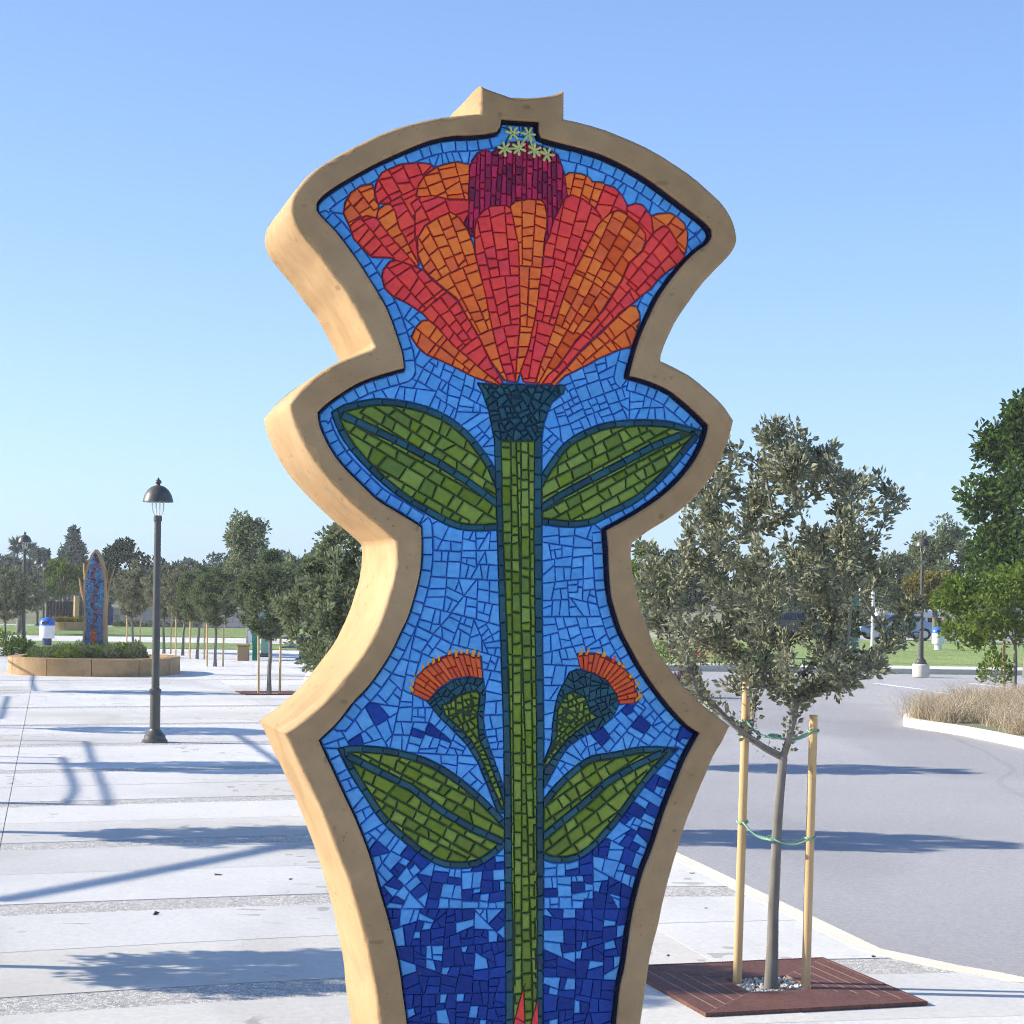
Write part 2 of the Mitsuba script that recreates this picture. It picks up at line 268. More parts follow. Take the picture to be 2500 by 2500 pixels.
PETALS = [
  ('m', '-122,3354 -114,3381 -98,3405 -77,3416 -62,3407 -48,3421 -15,3437 28,3442 71,3433 111,3417 123,3391 134,3358 142,3321 121,3292 118,3250 91,3185 -76,3175 -140,3213 -123,3284'),
  ('o', '-421,3199 -426,3207 -437,3230 -434,3257 -420,3283 -393,3303 -367,3309 -361,3290 -360,3271 -349,3256 -356,3220 -375,3198'),
  ('r', '-360,3294 -356,3313 -343,3338 -321,3351 -294,3363 -259,3369 -230,3370 -214,3366 -206,3342 -226,3300 -236,3268 -254,3226 -254,3186 -245,3114 -257,3133 -265,3148 -284,3184 -296,3202 -308,3245 -320,3263 -353,3261'),
  ('r', '-268,3266 -239,3289 -211,3296 -118,3292 -120,3250 -135,3213 -224,3187 -249,3165 -256,3180 -257,3246'),
  ('o', '-253,3297 -248,3317 -230,3342 -207,3360 -182,3371 -150,3379 -119,3374 -119,3344 -121,3286 -171,3284 -211,3290 -238,3285 -255,3285'),
  ('r', '-421,3199 -407,3215 -380,3229 -357,3225 -340,3212 -322,3185 -303,3165 -284,3147 -253,3113 -246,3108 -281,3114 -318,3128 -365,3127 -383,3142 -412,3170'),
  ('o', '-353,3230 -350,3245 -334,3259 -320,3260 -308,3245 -296,3202 -284,3184 -265,3148 -246,3116 -251,3111 -284,3147 -303,3165 -322,3185 -345,3212'),
  ('o', '131,3362 143,3372 173,3372 194,3366 205,3353 234,3353 241,3347 238,3315 222,3288 194,3288 154,3310 139,3314'),
  ('r', '239,3348 264,3343 284,3326 299,3302 309,3272 272,3238 217,3214 205,3250 218,3293'),
  ('r', '299,3296 321,3305 341,3303 355,3288 370,3270 374,3241 361,3212 328,3189 305,3240'),
  ('o', '367,3276 386,3283 416,3287 437,3278 457,3262 466,3238 466,3209 461,3184 429,3195 384,3203 370,3244'),
  ('r', '132,3306 151,3317 183,3306 210,3289 229,3267 233,3236 206,3192 157,3114 136,3064 121,3016 110,2978 75,2881 61,2832 30,2833 22,2860 39,2908 52,2966 61,3013 67,3070 76,3137 82,3185 96,3215 101,3243 115,3273'),
  ('o', '-12,3277 3,3290 37,3298 70,3297 79,3289 85,3265 85,3225 78,3184 76,3137 67,3070 61,3013 52,2966 39,2908 22,2860 13,2832 6,2835 12,2897 19,2973 17,3048 12,3180 -3,3242'),
  ('r', '-12,2835 -32,2886 -48,2942 -62,2997 -71,3044 -87,3100 -100,3146 -104,3213 -99,3238 -82,3260 -60,3274 -21,3278 -10,3271 -3,3242 12,3180 17,3048 19,2973 12,2897 8,2832'),
  ('o', '-19,2835 -59,2887 -83,2934 -109,2976 -146,3035 -182,3061 -212,3084 -232,3104 -247,3137 -248,3149 -250,3180 -231,3213 -201,3234 -167,3251 -144,3239 -124,3215 -107,3176 -100,3146 -87,3100 -71,3044 -62,2997 -48,2942 -32,2886 -13,2836'),
  ('r', '-24,2831 -59,2883 -83,2931 -109,2973 -146,3031 -181,3057 -212,3080 -234,3102 -268,3113 -302,3123 -319,3118 -335,3098 -339,3080 -331,3050 -312,3033 -272,3017 -233,2993 -218,2978 -195,2961 -156,2919 -118,2890 -78,2858 -31,2825'),
  ('o', '-34,2822 -101,2841 -139,2859 -182,2877 -222,2891 -246,2910 -262,2933 -252,2956 -235,2975 -218,2978 -195,2961 -156,2919 -118,2890 -78,2858 -30,2823'),
  ('d', '64,2834 75,2881 110,2978 121,3016 136,3064 157,3114 180,3158 193,3186 207,3212 223,3244 238,3261 255,3276 275,3285 295,3277 315,3264 335,3249 350,3228 352,3211 343,3185 324,3167 306,3150 287,3105 265,3071 237,3026 205,2986 165,2942 146,2912 119,2876 95,2854 76,2828'),
  ('r', '78,2829 97,2854 121,2876 148,2913 167,2942 207,2986 240,3026 268,3071 289,3105 309,3151 326,3168 345,3186 355,3207 377,3237 397,3252 413,3248 433,3220 440,3201 459,3177 457,3163 419,3140 389,3115 369,3089 342,3069 332,3058 308,3039 282,3020 262,2998 228,2966 179,2920 141,2874 103,2833'),
  ('o', '103,2831 143,2872 182,2918 231,2964 264,2996 284,3018 311,3041 328,3041 338,3022 339,2997 331,2988 335,2970 334,2950 320,2938 280,2925 229,2902 200,2884 141,2854 112,2827'),
]
LEAVES = [
  ('-461,2737 -432,2756 -382,2770 -338,2776 -282,2773 -224,2762 -166,2739 -116,2704 -77,2661 -45,2616 -29,2579 -2,2513 -1,2461 -19,2459 -65,2453 -132,2456 -182,2474 -220,2495 -278,2527 -335,2570 -389,2621 -426,2664 -450,2707', '-434,2733 -299,2675 -184,2619 -107,2573 -8,2504'),
  ('521,2724 475,2736 414,2748 334,2748 253,2738 193,2715 142,2683 111,2644 83,2601 57,2536 58,2471 85,2473 157,2467 217,2475 268,2500 337,2535 396,2584 444,2635 489,2691', '455,2712 375,2679 294,2634 215,2593 135,2549 58,2498'),
  ('-434,1906 -400,1913 -344,1911 -288,1903 -230,1888 -173,1863 -115,1825 -64,1783 -24,1745 -4,1722 15,1701 11,1659 -3,1654 -34,1628 -72,1607 -131,1602 -177,1613 -227,1644 -276,1683 -323,1727 -361,1783 -399,1840 -422,1884', '-408,1888 -325,1846 -248,1808 -171,1751 -94,1705 -8,1666'),
  ('464,1900 406,1905 346,1903 285,1891 225,1882 177,1852 135,1815 100,1774 74,1731 76,1632 102,1618 142,1609 190,1616 229,1638 268,1675 307,1721 344,1770 383,1820 423,1862', '415,1888 347,1858 266,1813 207,1761 148,1715 75,1658'),
]
STEM_GREEN = '-27,2681 62,2684 64,2430 70,2206 77,1978 82,1637 84,1532 90,1240 92,1134 100,569 37,574 29,1137 25,1340 17,1567 9,1930 -1,2138 -18,2447'
STEM_LEFT = '-44,2699 -26,2681 -18,2447 -1,2138 9,1930 17,1638 25,1340 37,574 19,575 5,1341 0,1568 -8,1930 -20,2180 -33,2447'
STEM_RIGHT = '80,2703 61,2684 64,2430 70,2206 77,1978 82,1637 85,1532 90,1240 100,569 115,568 105,1240 102,1532 96,1978 89,2206 85,2431'
CALYX = '-91,2825 141,2830 136,2808 105,2784 86,2734 80,2681 -44,2683 -46,2692 -59,2755 -77,2804'
BUDS = [
  dict(out='-208,2022 -176,2054 -138,2077 -100,2084 -64,2079 -59,2038 -63,1978 -58,1941 -42,1896 -18,1836 -4,1795 1,1738 -21,1741 -41,1790 -73,1866 -105,1915 -143,1953 -179,1987', green='-171,2013 -149,2020 -126,2039 -83,2050 -73,2039 -78,1978 -74,1930 -50,1881 -17,1797 -3,1751 -10,1751 -28,1790 -61,1866 -91,1922 -129,1960 -160,1987', inner='-206,2024 -180,2055 -145,2079 -107,2086 -66,2081', mid='-244,2039 -233,2080 -203,2110 -165,2132 -123,2140 -72,2129', tip='-263,2061 -241,2102 -207,2130 -170,2149 -135,2158 -65,2156'),
  dict(out='163,2096 183,2104 222,2096 262,2077 291,2038 295,2012 280,1981 244,1951 193,1928 161,1906 138,1872 114,1826 95,1793 74,1736 66,1752 80,1807 96,1865 117,1914 121,1978 132,2038', green='133,2001 152,2038 175,2047 207,2031 219,1996 239,1981 208,1963 161,1928 130,1891 103,1856 80,1804 68,1757 63,1763 72,1816 108,1879 131,1933 132,1978', inner='192,2106 230,2094 265,2075 289,2043 299,2015', mid='182,2138 222,2142 264,2133 304,2106 335,2069 344,2016', tip='189,2160 241,2158 286,2142 326,2110 351,2075 370,2038'),
]
SPIKES = ['53,1294 57,1199 59,1115 18,1117 27,1200 40,1252', '90,1266 94,1197 96,1113 68,1115 73,1198']
STAMENS = '-29,3419 8,3424 49,3421 83,3413 -9,3460 33,3461'
PETAL_FOOT = '29,2754'

def pts(s): return np.array([[float(v) for v in q.split(',')] for q in s.split()]) / 1000.0
def smooth_loop(p, corner=38, step=0.012):
    """closed outline: Catmull-Rom between the sharp corners, which stay"""
    n = len(p)
    d = np.roll(p, -1, 0) - p
    ang = np.arctan2(d[:, 1], d[:, 0])
    turn = np.degrees(np.abs((ang - np.roll(ang, 1) + np.pi) % (2 * np.pi) - np.pi))
    sharp = turn > corner
    out = []
    for i in range(n):
        a, b = p[i], p[(i + 1) % n]
        pa = p[i - 1] if not sharp[i] else 2 * a - b
        pb = p[(i + 2) % n] if not sharp[(i + 1) % n] else 2 * b - a
        if sharp[i] and not sharp[(i + 1) % n]: pa = a - (b - a)
        k = max(1, int(round(np.linalg.norm(b - a) / step)))
        for t in np.arange(k) / k:
            m0, m1 = (b - pa) / 2, (pb - a) / 2
            out.append((2*t**3 - 3*t**2 + 1) * a + (t**3 - 2*t**2 + t) * m0 + (-2*t**3 + 3*t**2) * b + (t**3 - t**2) * m1)
    return np.array(out)

PHI = math.radians(15.0)
U, D, P0 = np.array([math.cos(PHI), math.sin(PHI), 0]), np.array([-math.sin(PHI), math.cos(PHI), 0]), np.array([0, 4.85, 0])
def to_world(v):
    v = np.asarray(v, float)
    return P0 + v[..., :1] * U + v[..., 1:2] * D + v[..., 2:3] * np.array([0, 0, 1.0])

def ccw(p):
    x, y = p[:, 0], p[:, 1]
    return p if (x * np.roll(y, -1) - y * np.roll(x, -1)).sum() > 0 else p[::-1]
def inset(p, b):
    """moves every edge of a counter-clockwise outline inwards by b"""
    e = np.roll(p, -1, 0) - p
    n = np.stack([-e[:, 1], e[:, 0]], 1) / (np.linalg.norm(e, axis=1, keepdims=True) + 1e-9)
    m = n + np.roll(n, 1, 0)
    m /= np.maximum((m * m).sum(1, keepdims=True) / 2, 0.35)
    return p + m * b

def frame_mesh(outer, inner, T_, depth):
    O, I = ccw(outer), ccw(inner)
    rings, faces, base = [], [], 0
    def wall(loop, levels, flip):
        nonlocal base
        n = len(loop); L = len(levels)
        for dep, off in levels:
            q = loop
            ch = 0.55 + 0.9 * meshkit.noise(np.c_[q * 24, np.zeros(n)], 3) + 1.6 * np.clip(meshkit.fbm(np.c_[q * 16, np.ones(n)], 3, 8) - 0.62, 0, 1) * 5
            q = inset(loop, (off * (ch if 0 < off < .0095 and dep < .02 and not flip else 1) * np.ones(n))[:, None])
            w = meshkit.fbm(np.c_[q * 9, np.full(n, dep * 9)], 3, 5) - 0.5
            w2 = meshkit.noise(np.c_[q * 60, np.full(n, dep * 60)], 9) - 0.5
            q = inset(q, ((0.0022 * w + 0.0012 * w2) * (not flip))[:, None])
            rings.append(np.c_[q[:, 0], np.full(n, dep), q[:, 1]])
        i = np.arange(n); j = (i + 1) % n
        for l in range(L - 1):
            a, b = base + l * n, base + (l + 1) * n
            f = np.vstack([np.c_[a + i, a + j, b + j], np.c_[a + i, b + j, b + i]])
            faces.append(f if not flip else f[:, ::-1])
        base += n * L
        return rings[-L], rings[-1]
    o_front, o_back = wall(O, [(0, .009), (.0012, .0055), (.0045, .002), (.010, 0)] + [(x, 0) for x in np.linspace(.03, T_ - .01, 9)] + [(T_ - .003, .003), (T_, .010)], False)
    i_front, _ = wall(I, [(0, -.006), (.001, -.0032), (.003, -.001), (.007, 0), (depth * .5, 0), (depth + .004, 0)], True)
    v = [np.vstack(rings)]
    def cap(shape, dep, flip):
        nonlocal base
        q, f = trimesh.creation.triangulate_polygon(shape, engine='earcut')
        v.append(np.c_[q[:, 0], np.full(len(q), dep), q[:, 1]])
        a, b, c = q[f[:, 0]], q[f[:, 1]], q[f[:, 2]]
        pos = np.cross(b - a, c - a) > 0
        f = np.where((pos == (not flip))[:, None], f, f[:, ::-1])
        faces.append(f + base); base += len(q)
    cap(Polygon(o_front[:, [0, 2]], [i_front[:, [0, 2]]]), 0.0, False)
    cap(Polygon(o_back[:, [0, 2]]), T_, True)
    m = trimesh.Trimesh(to_world(np.vstack(v)), np.vstack(faces), process=False)
    m.merge_vertices(digits_vertex=5)
    return m

DEPTH, THICK = 0.034, 0.465
outer, inner = smooth_loop(pts(OUTER)), smooth_loop(pts(INNER))
panel = Polygon(inner).buffer(0)

def plate(poly, d0, d1):
    """flat plate of a face polygon between the depths d0 (front) and d1"""
    ms = []
    for g in getattr(poly, 'geoms', [poly]):
        if g.geom_type != 'Polygon' or g.area < 1e-6: continue
        m = trimesh.creation.extrude_polygon(g, d1 - d0, engine='earcut')
        v = m.vertices
        m2 = trimesh.Trimesh(to_world(np.c_[v[:, 0], d1 - v[:, 2], v[:, 1]]), m.faces, process=False)
        ms.append(m2)
    return cat_(ms) if ms else None

def tile(poly, rng, d0=DEPTH, h=0.0075, gap=0.0045, bev=0.0021, tilt=0.012, round_=0.0):
    """one glazed tile: the polygon less its joint, with bevelled rim, a little uneven"""
    g = poly.buffer(-gap / 2, join_style=2)
    if round_: g = g.buffer(-round_).buffer(round_, quad_segs=2)
    if g.geom_type == 'MultiPolygon': g = max(g.geoms, key=lambda s: s.area)
    if g.is_empty or g.area < 2.2e-5: return None
    g = g.simplify(0.0009)
    q = ccw(np.array(g.exterior.coords)[:-1])
    if len(q) < 3: return None
    if len(q) > 14: q = ccw(np.array(g.simplify(0.002).exterior.coords)[:-1])
    q = q + rng.normal(0, 0.0004, q.shape)
    n = len(q); c = q.mean(0)
    b = min(bev, 0.18 * math.sqrt(g.area))
    top = inset(q, b)
    if Polygon(top).area < 0.2 * g.area or not Polygon(top).is_valid: top = q + (c - q) * 0.12
    slope = rng.normal(0, tilt, 2); lift = rng.normal(0, 0.0005)
    def dep(p, hh): return d0 - hh - lift + (p - c) @ slope
    v = np.vstack([np.c_[q[:, 0], np.full(n, d0 + 0.001), q[:, 1]], np.c_[q[:, 0], dep(q, h - b * 0.8), q[:, 1]], np.c_[top[:, 0], dep(top, h), top[:, 1]]])
    i = np.arange(n); j = (i + 1) % n
    f = [np.c_[a + i, a + j, a + n + j] for a in (0, n)] + [np.c_[a + i, a + n + j, a + n + i] for a in (0, n)]
    try: _, cf = trimesh.creation.triangulate_polygon(Polygon(top), engine='earcut')
    except Exception: return None
    # earcut keeps the order of the outline
    a3, b3, c3 = top[cf[:, 0] % n], top[cf[:, 1] % n], top[cf[:, 2] % n]
    cf = np.where((np.cross(b3 - a3, c3 - a3) > 0)[:, None], cf, cf[:, ::-1]) % n
    return trimesh.Trimesh(to_world(v), np.vstack(f + [cf + 2 * n]), process=False)

def polys(g):
    return [p for p in getattr(g, 'geoms', [g]) if p.geom_type == 'Polygon' and p.area > 1e-7]

def cutline(c, d, L=3.0): return LineString([c - d * L, c + d * L])

def shatter(poly, area, rng, jit=9, lo=0.5, hi=1.7, wild=0.22):
    out, todo = [], polys(poly)
    while todo:
        g = todo.pop()
        if g.area < area * rng.uniform(lo, hi) and len(g.interiors) == 0:
            out.append(g); continue
        r = np.array(g.minimum_rotated_rectangle.exterior.coords)[:4]
        e0, e1 = r[1] - r[0], r[2] - r[1]
        if np.linalg.norm(e0) < np.linalg.norm(e1): e0, e1, r = e1, r[3] - r[2] if False else e0, np.roll(r, -1, 0)
        L = np.linalg.norm(e0)
        u = e0 / (L + 1e-9)
        a = math.radians(rng.normal(0, jit * (2.6 if rng.random() < wild else 1)))
        w = np.array([-u[1], u[0]])
        w = np.array([w[0] * math.cos(a) - w[1] * math.sin(a), w[0] * math.sin(a) + w[1] * math.cos(a)])
        k = np.array(g.minimum_rotated_rectangle.centroid.coords[0]) + u * L * rng.uniform(-0.14, 0.14)
        if g.interiors:
            k = np.array(Polygon(g.interiors[0]).centroid.coords[0])
        ps = polys(split(g, cutline(k, w)))
        if len(ps) < 2: out.append(g); continue
        todo += ps
    return out

def merge_small(ps, amin):
    ps = list(ps)
    ps.sort(key=lambda g: g.area)
    done = []
    while ps:
        g = ps.pop(0)
        if g.area >= amin: done.append(g); continue
        best, bl = None, 1e-4
        for k, h in enumerate(ps):
            if g.distance(h) > 1e-7: continue
            l = g.intersection(h).length
            if l > bl:
                u = g.union(h)
                if u.geom_type == 'Polygon' and u.area / u.convex_hull.area > 0.8: best, bl = k, l
        if best is None:
            if g.area > amin * 0.25: done.append(g)
            continue
        u = unary_union([g.buffer(1e-6), ps[best].buffer(1e-6)])
        ps[best] = u if u.geom_type == 'Polygon' else ps[best]
        ps.sort(key=lambda g: g.area)
    return done

def rows(poly, u, width, lmin, lmax, rng, jit=6, wj=0.18, brick=True):
    """courses along the direction u, each cut across at uneven lengths"""
    u = np.array(u) / np.linalg.norm(u); w = np.array([-u[1], u[0]])
    out = []
    for g in polys(poly):
        q = np.array(g.exterior.coords)
        s, t = q @ u, q @ w
        n = max(1, int(round((t.max() - t.min()) / width)))
        cuts = np.linspace(t.min(), t.max(), n + 1)
        cuts[1:-1] += rng.normal(0, width * wj * 0.5, n - 1)
        strips = [g]
        for c in cuts[1:-1]:
            a = math.radians(rng.normal(0, 1.5)); uu = u * math.cos(a) + w * math.sin(a)
            mid = u * (s.min() + s.max()) / 2 + w * c
            strips = [p for x in strips for p in polys(split(x, cutline(mid, uu)))]
        for st in strips:
            q = np.array(st.exterior.coords); s2 = q @ u; tm = (q @ w).mean()
            pos = s2.min() + (rng.uniform(0.3, 1) if brick else 1) * rng.uniform(lmin, lmax)
            ps = [st]
            while pos < s2.max() - lmin * 0.5:
                a = math.radians(rng.normal(0, jit)); ww = w * math.cos(a) + u * math.sin(a)
                ps = [p for x in ps for p in polys(split(x, cutline(u * pos + w * tm, ww)))]
                pos += rng.uniform(lmin, lmax)
            out += ps
    return out

def border(loop, region, width, lmin, lmax, rng, keep=None):
    """tiles in a course along an outline: quads between successive normals"""
    ring = LinearRing_(loop)
    L = ring.length; s = 0.0; cells, used = [], []
    c = np.array(loop)
    marks = [0.0]
    while marks[-1] < L - lmin: marks.append(marks[-1] + rng.uniform(lmin, lmax))
    marks[-1] = L
    strip = region.intersection(ring.buffer(width))
    parts = [strip]
    out, rest = [], strip
    for a, b in zip(marks[:-1], marks[1:]):
        seg = LineString([ring.interpolate(a + (b - a) * k / 4) for k in range(5)])
        cell = seg.buffer(width * 1.12, cap_style=2).intersection(rest)
        for p in polys(cell):
            if p.area > 0.15 * width * (b - a): out.append(p)
        rest = rest.difference(seg.buffer(width * 1.12, cap_style=2))
    return out
def LinearRing_(loop): return LineString(np.vstack([loop, loop[:1]]))

rng = np.random.default_rng(11)
SC = thing('mosaic_sculpture', 'large foreground sculpture with curvy tan stone frame and red flower mosaic on blue tiles', 'sculpture')
put(SC, 'frame', frame_mesh(outer, inner, THICK, DEPTH), 'cast_stone', smooth=32)
put(SC, 'grout_bed', plate(panel.buffer(-0.0065), DEPTH, DEPTH + 0.02), 'grout_navy')
put(SC, 'panel_rim', plate(panel.buffer(0.004).difference(panel.buffer(-0.0065)), DEPTH - 0.001, DEPTH + 0.02), 'grout_edge')
# dark painted lining of the recess
def lining(loop):
    q = ccw(loop); q1 = inset(q, 0.0012)
    n = len(q); i = np.arange(n); j = (i + 1) % n
    v = np.vstack([np.c_[q1[:, 0], np.full(n, .0075), q1[:, 1]], np.c_[q1[:, 0], np.full(n, DEPTH), q1[:, 1]]])
    return trimesh.Trimesh(to_world(v), np.vstack([np.c_[i, n + j, j], np.c_[i, n + i, n + j]]), process=False)
put(SC, 'recess_lining', lining(inner), 'grout_edge', smooth=32)

face_ = panel.buffer(-0.0065)
stem_g, stem_l, stem_r = (Polygon(pts(s)).buffer(0).intersection(face_) for s in (STEM_GREEN, STEM_LEFT, STEM_RIGHT))
spikes = [Polygon(pts(s)) for s in SPIKES]
stem_g = stem_g.difference(unary_union(spikes))
taken = unary_union([stem_g, stem_l, stem_r] + spikes)
def tiles(parent, name, ps, glazes, weights=None, **kw):
    for g in ps:
        m = tile(g, rng, **kw)
        if m is not None: put(parent, name, m, glazes[rng.choice(len(glazes), p=weights)])

# stem
st = f'{SC}__stem'
put(SC, 'stem', plate(stem_g.buffer(0.002), DEPTH - 0.0015, DEPTH + 0.001), 'grout_green')
tiles(st, 'tile', merge_small(rows(stem_g, (0.03, -1), 0.0195, 0.020, 0.052, rng), 2e-4), GRE, h=0.0085, gap=0.0045, bev=0.0031, tilt=0.05)
ol = f'{SC}__stem_outline'
put(SC, 'stem_outline', plate(unary_union([stem_l, stem_r]), DEPTH - 0.001, DEPTH + 0.001), 'grout_teal')
for g in (stem_l, stem_r): tiles(ol, 'tile', rows(g, (0.03, -1), 0.05, 0.035, 0.07, rng, brick=False), TEA, gap=0.002, h=0.0065)
for s in spikes: tiles(SC, 'red_spike_tile', shatter(s, 0.004, rng), RED, gap=0.002)

# flower
visible, cover = [], taken
petals = [(t, Polygon(pts(p)).buffer(0)) for t, p in PETALS]
foot = pts(PETAL_FOOT)[0]
flower = unary_union([p for _, p in petals]).buffer(0.001).buffer(-0.001)
above_ = Polygon()
vis = []
for t, p in petals[::-1]:
    v = p.intersection(face_).difference(above_)
    above_ = above_.union(p.buffer(0.0003))
    vis.append((t, v))
for t, v in vis[::-1]:
    glz = {'r': RED, 'o': ORA, 'd': ORA + DOR, 'm': MAR}[t]
    w = {'d': [.2, .18, .17, .17, .16, .12]}.get(t)
    big = max(polys(v), key=lambda g: g.area)
    nm = 'petal' if t != 'm' else 'flower_centre'
    key = put(SC, nm, plate(v.buffer(0.001), DEPTH - 0.0016, DEPTH + 0.001), 'grout_wine')
    ps = []
    for g in polys(v):
        if g.area < 6e-5: continue
        if t == 'm':
            ps += rows(g, (0.0, -1), 0.0135, 0.016, 0.050, rng, jit=5)
            continue
        q = np.array(g.exterior.coords); rel = q - foot
        r = np.hypot(*rel.T); r0, r1 = r.min(), r.max()
        long_ = r1 - r0 > 0.20
        bands = [r0, r0 + (r1 - r0) * rng.uniform(.30, .38), r0 + (r1 - r0) * rng.uniform(.60, .70), r1] if long_ else [r0, r1]
        for k in range(len(bands) - 1):
            ring = Point(foot).buffer(bands[k + 1] + (1 if k == len(bands) - 2 else 0), quad_segs=32).difference(Point(foot).buffer(bands[k] - (0.001 if k == 0 else 0), quad_segs=32)) if long_ else face_.buffer(1)
            for h in polys(g.intersection(ring)):
                q = np.array(h.exterior.coords) - foot
                ang = np.arctan2(q[:, 1], q[:, 0]); rm = np.hypot(*q.T).mean()
                wide = h.area / max(np.ptp(np.hypot(*q.T)), 1e-3)
                n = max(1, int(round(wide / (0.027 if long_ else 0.023))))
                cs = np.linspace(ang.min(), ang.max(), n + 1); cs[1:-1] += rng.normal(0, 0.06 * np.ptp(ang) / n, n - 1)
                strips = [h]
                for c in cs[1:-1]:
                    strips = [x for y in strips for x in polys(split(y, cutline(foot, np.array([math.cos(c), math.sin(c)]))))]
                for sgm in strips:
                    d = np.array(sgm.centroid.coords[0]) - foot
                    ps += rows(sgm, d, 1.0, *((0.022, 0.046) if long_ else (0.020, 0.036)), rng, jit=9)
    tiles(key, 'tile', merge_small(ps, 1.7e-4 if t != 'm' else 9e-5), glz, w, gap=0.0040 if t != 'm' else 0.0030, h=0.0088, bev=0.0023, tilt=0.022)
taken = taken.union(above_)

# calyx
cal = Polygon(pts(CALYX)).buffer(0).difference(taken)
key = put(SC, 'calyx', plate(cal, DEPTH - 0.0012, DEPTH + 0.001), 'grout_teal')
tiles(key, 'tile', merge_small(shatter(cal, 4.6e-4, rng, jit=16), 1.2e-4), TEA, gap=0.0030, bev=0.002, round_=0.003, tilt=0.03)
taken = taken.union(cal)

# buds
for b in BUDS:
    o, gr = Polygon(pts(b['out'])).buffer(0), Polygon(pts(b['green'])).buffer(0)
    o = o.difference(taken); gr = gr.intersection(o)
    key = put(SC, 'bud', plate(o, DEPTH - 0.0012, DEPTH + 0.001), 'grout_teal')
    kg = put(SC, 'bud_green', plate(gr, DEPTH - 0.0017, DEPTH + 0.001), 'grout_green')
    tiles(key, 'tile', merge_small(shatter(o.difference(gr.buffer(0.001)), 4.2e-4, rng, jit=12), 1.0e-4), TEA, gap=0.0022, bev=0.0014)
    tiles(kg, 'tile', merge_small(shatter(gr, 3.0e-4, rng, jit=14), 8e-5), GRE, gap=0.0042, h=0.0085, bev=0.0031, round_=0.002, tilt=0.05)
    taken = taken.union(o)
    def resample(p, n):
        ln = LineString(p); return np.array([ln.interpolate(k / n, normalized=True).coords[0] for k in range(n + 1)])
    n = 15
    A, B, C = (resample(pts(b[k]), n) for k in ('inner', 'mid', 'tip'))
    fr = Polygon(np.vstack([A, (B + (C - B) * .25)[::-1]])).buffer(0)
    kf = put(SC, 'bud_fringe', plate(fr.intersection(face_), DEPTH - 0.001, DEPTH + 0.001), 'grout_wine')
    for k in range(n):
        m = (0.5 + 0.06 * rng.normal())
        A1, A2, B1, B2, C1, C2 = A[k], A[k + 1], B[k], B[k + 1], C[k], C[k + 1]
        dq = rng.uniform(-.10, .14); B1, B2 = B1 + (B1 - A1) * dq, B2 + (B2 - A2) * dq
        cutp = rng.random() < 0.3
        redp = [Polygon([A1, A2, B2, B1])]
        if cutp: mid1, mid2 = (A1 + B1) / 2, (A2 + B2) / 2; redp = [Polygon([A1, A2, mid2, mid1]), Polygon([mid1, mid2, B2, B1])]
        tiles(kf, 'petal_tile', redp, FRI, gap=0.0022, h=0.0085, bev=0.0022, tilt=0.04)
        if rng.random() < 0.88:
            tt = rng.uniform(0.65, 1.12); k1, k2 = rng.uniform(.02, .25), rng.uniform(.75, .98)
            B1, B2, C1, C2 = B1 + (B2 - B1) * k1, B1 + (B2 - B1) * k2, C1 + (C2 - C1) * k1, C1 + (C2 - C1) * k2
            tiles(kf, 'tip_tile', [Polygon([B1, B2, B2 + (C2 - B2) * tt, B1 + (C1 - B1) * tt])], YEL if rng.random() < 0.85 else RED, gap=0.0035, h=0.0088, bev=0.0022, tilt=0.04)
    taken = taken.union(fr)

# leaves
for a, mid in LEAVES:
    L = Polygon(smooth_loop(pts(a), corner=45, step=0.02)).buffer(0).intersection(face_)
    ring_w = 0.0155
    inner_l = L.buffer(-ring_w)
    inner_l = max(polys(inner_l), key=lambda g: g.area)
    mp = pts(mid)
    rib = LineString(mp).buffer(0.0085, cap_style=2).intersection(L).difference(taken)
    green = inner_l.difference(rib).difference(taken)
    rim = L.difference(inner_l).difference(rib).difference(taken)
    u = mp[-1] - mp[0]
    key = put(SC, 'leaf', plate(green, DEPTH - 0.0016, DEPTH + 0.001), 'grout_green')
    kt = put(SC, 'leaf_outline', plate(rim.union(rib), DEPTH - 0.001, DEPTH + 0.001), 'grout_teal')
    ps = []
    for g in polys(green): ps += rows(g, u, 0.030, 0.022, 0.060, rng, jit=12, wj=0.35)
    tiles(key, 'tile', merge_small(ps, 2.4e-4), GRE, gap=0.0050, h=0.0085, bev=0.0031, tilt=0.045)
    lp = np.array(L.exterior.coords)[:-1]
    tiles(kt, 'tile', merge_small(border(lp, rim, ring_w * 1.4, 0.035, 0.065, rng), 8e-5), TEA, gap=0.0018)
    tiles(kt, 'rib_tile', rows(rib, u, 0.05, 0.03, 0.06, rng, brick=False), TEA, gap=0.0018)
    taken = taken.union(L)

# the blue ground of the mosaic
blue = face_.difference(taken.buffer(0.0006))
course = border(ccw(inner), blue.intersection(Polygon([(-2, 1.95), (2, 1.95), (2, 4), (-2, 4)])), 0.034, 0.024, 0.042, rng)
rest = blue.difference(unary_union([c.buffer(0.0004) for c in course]))
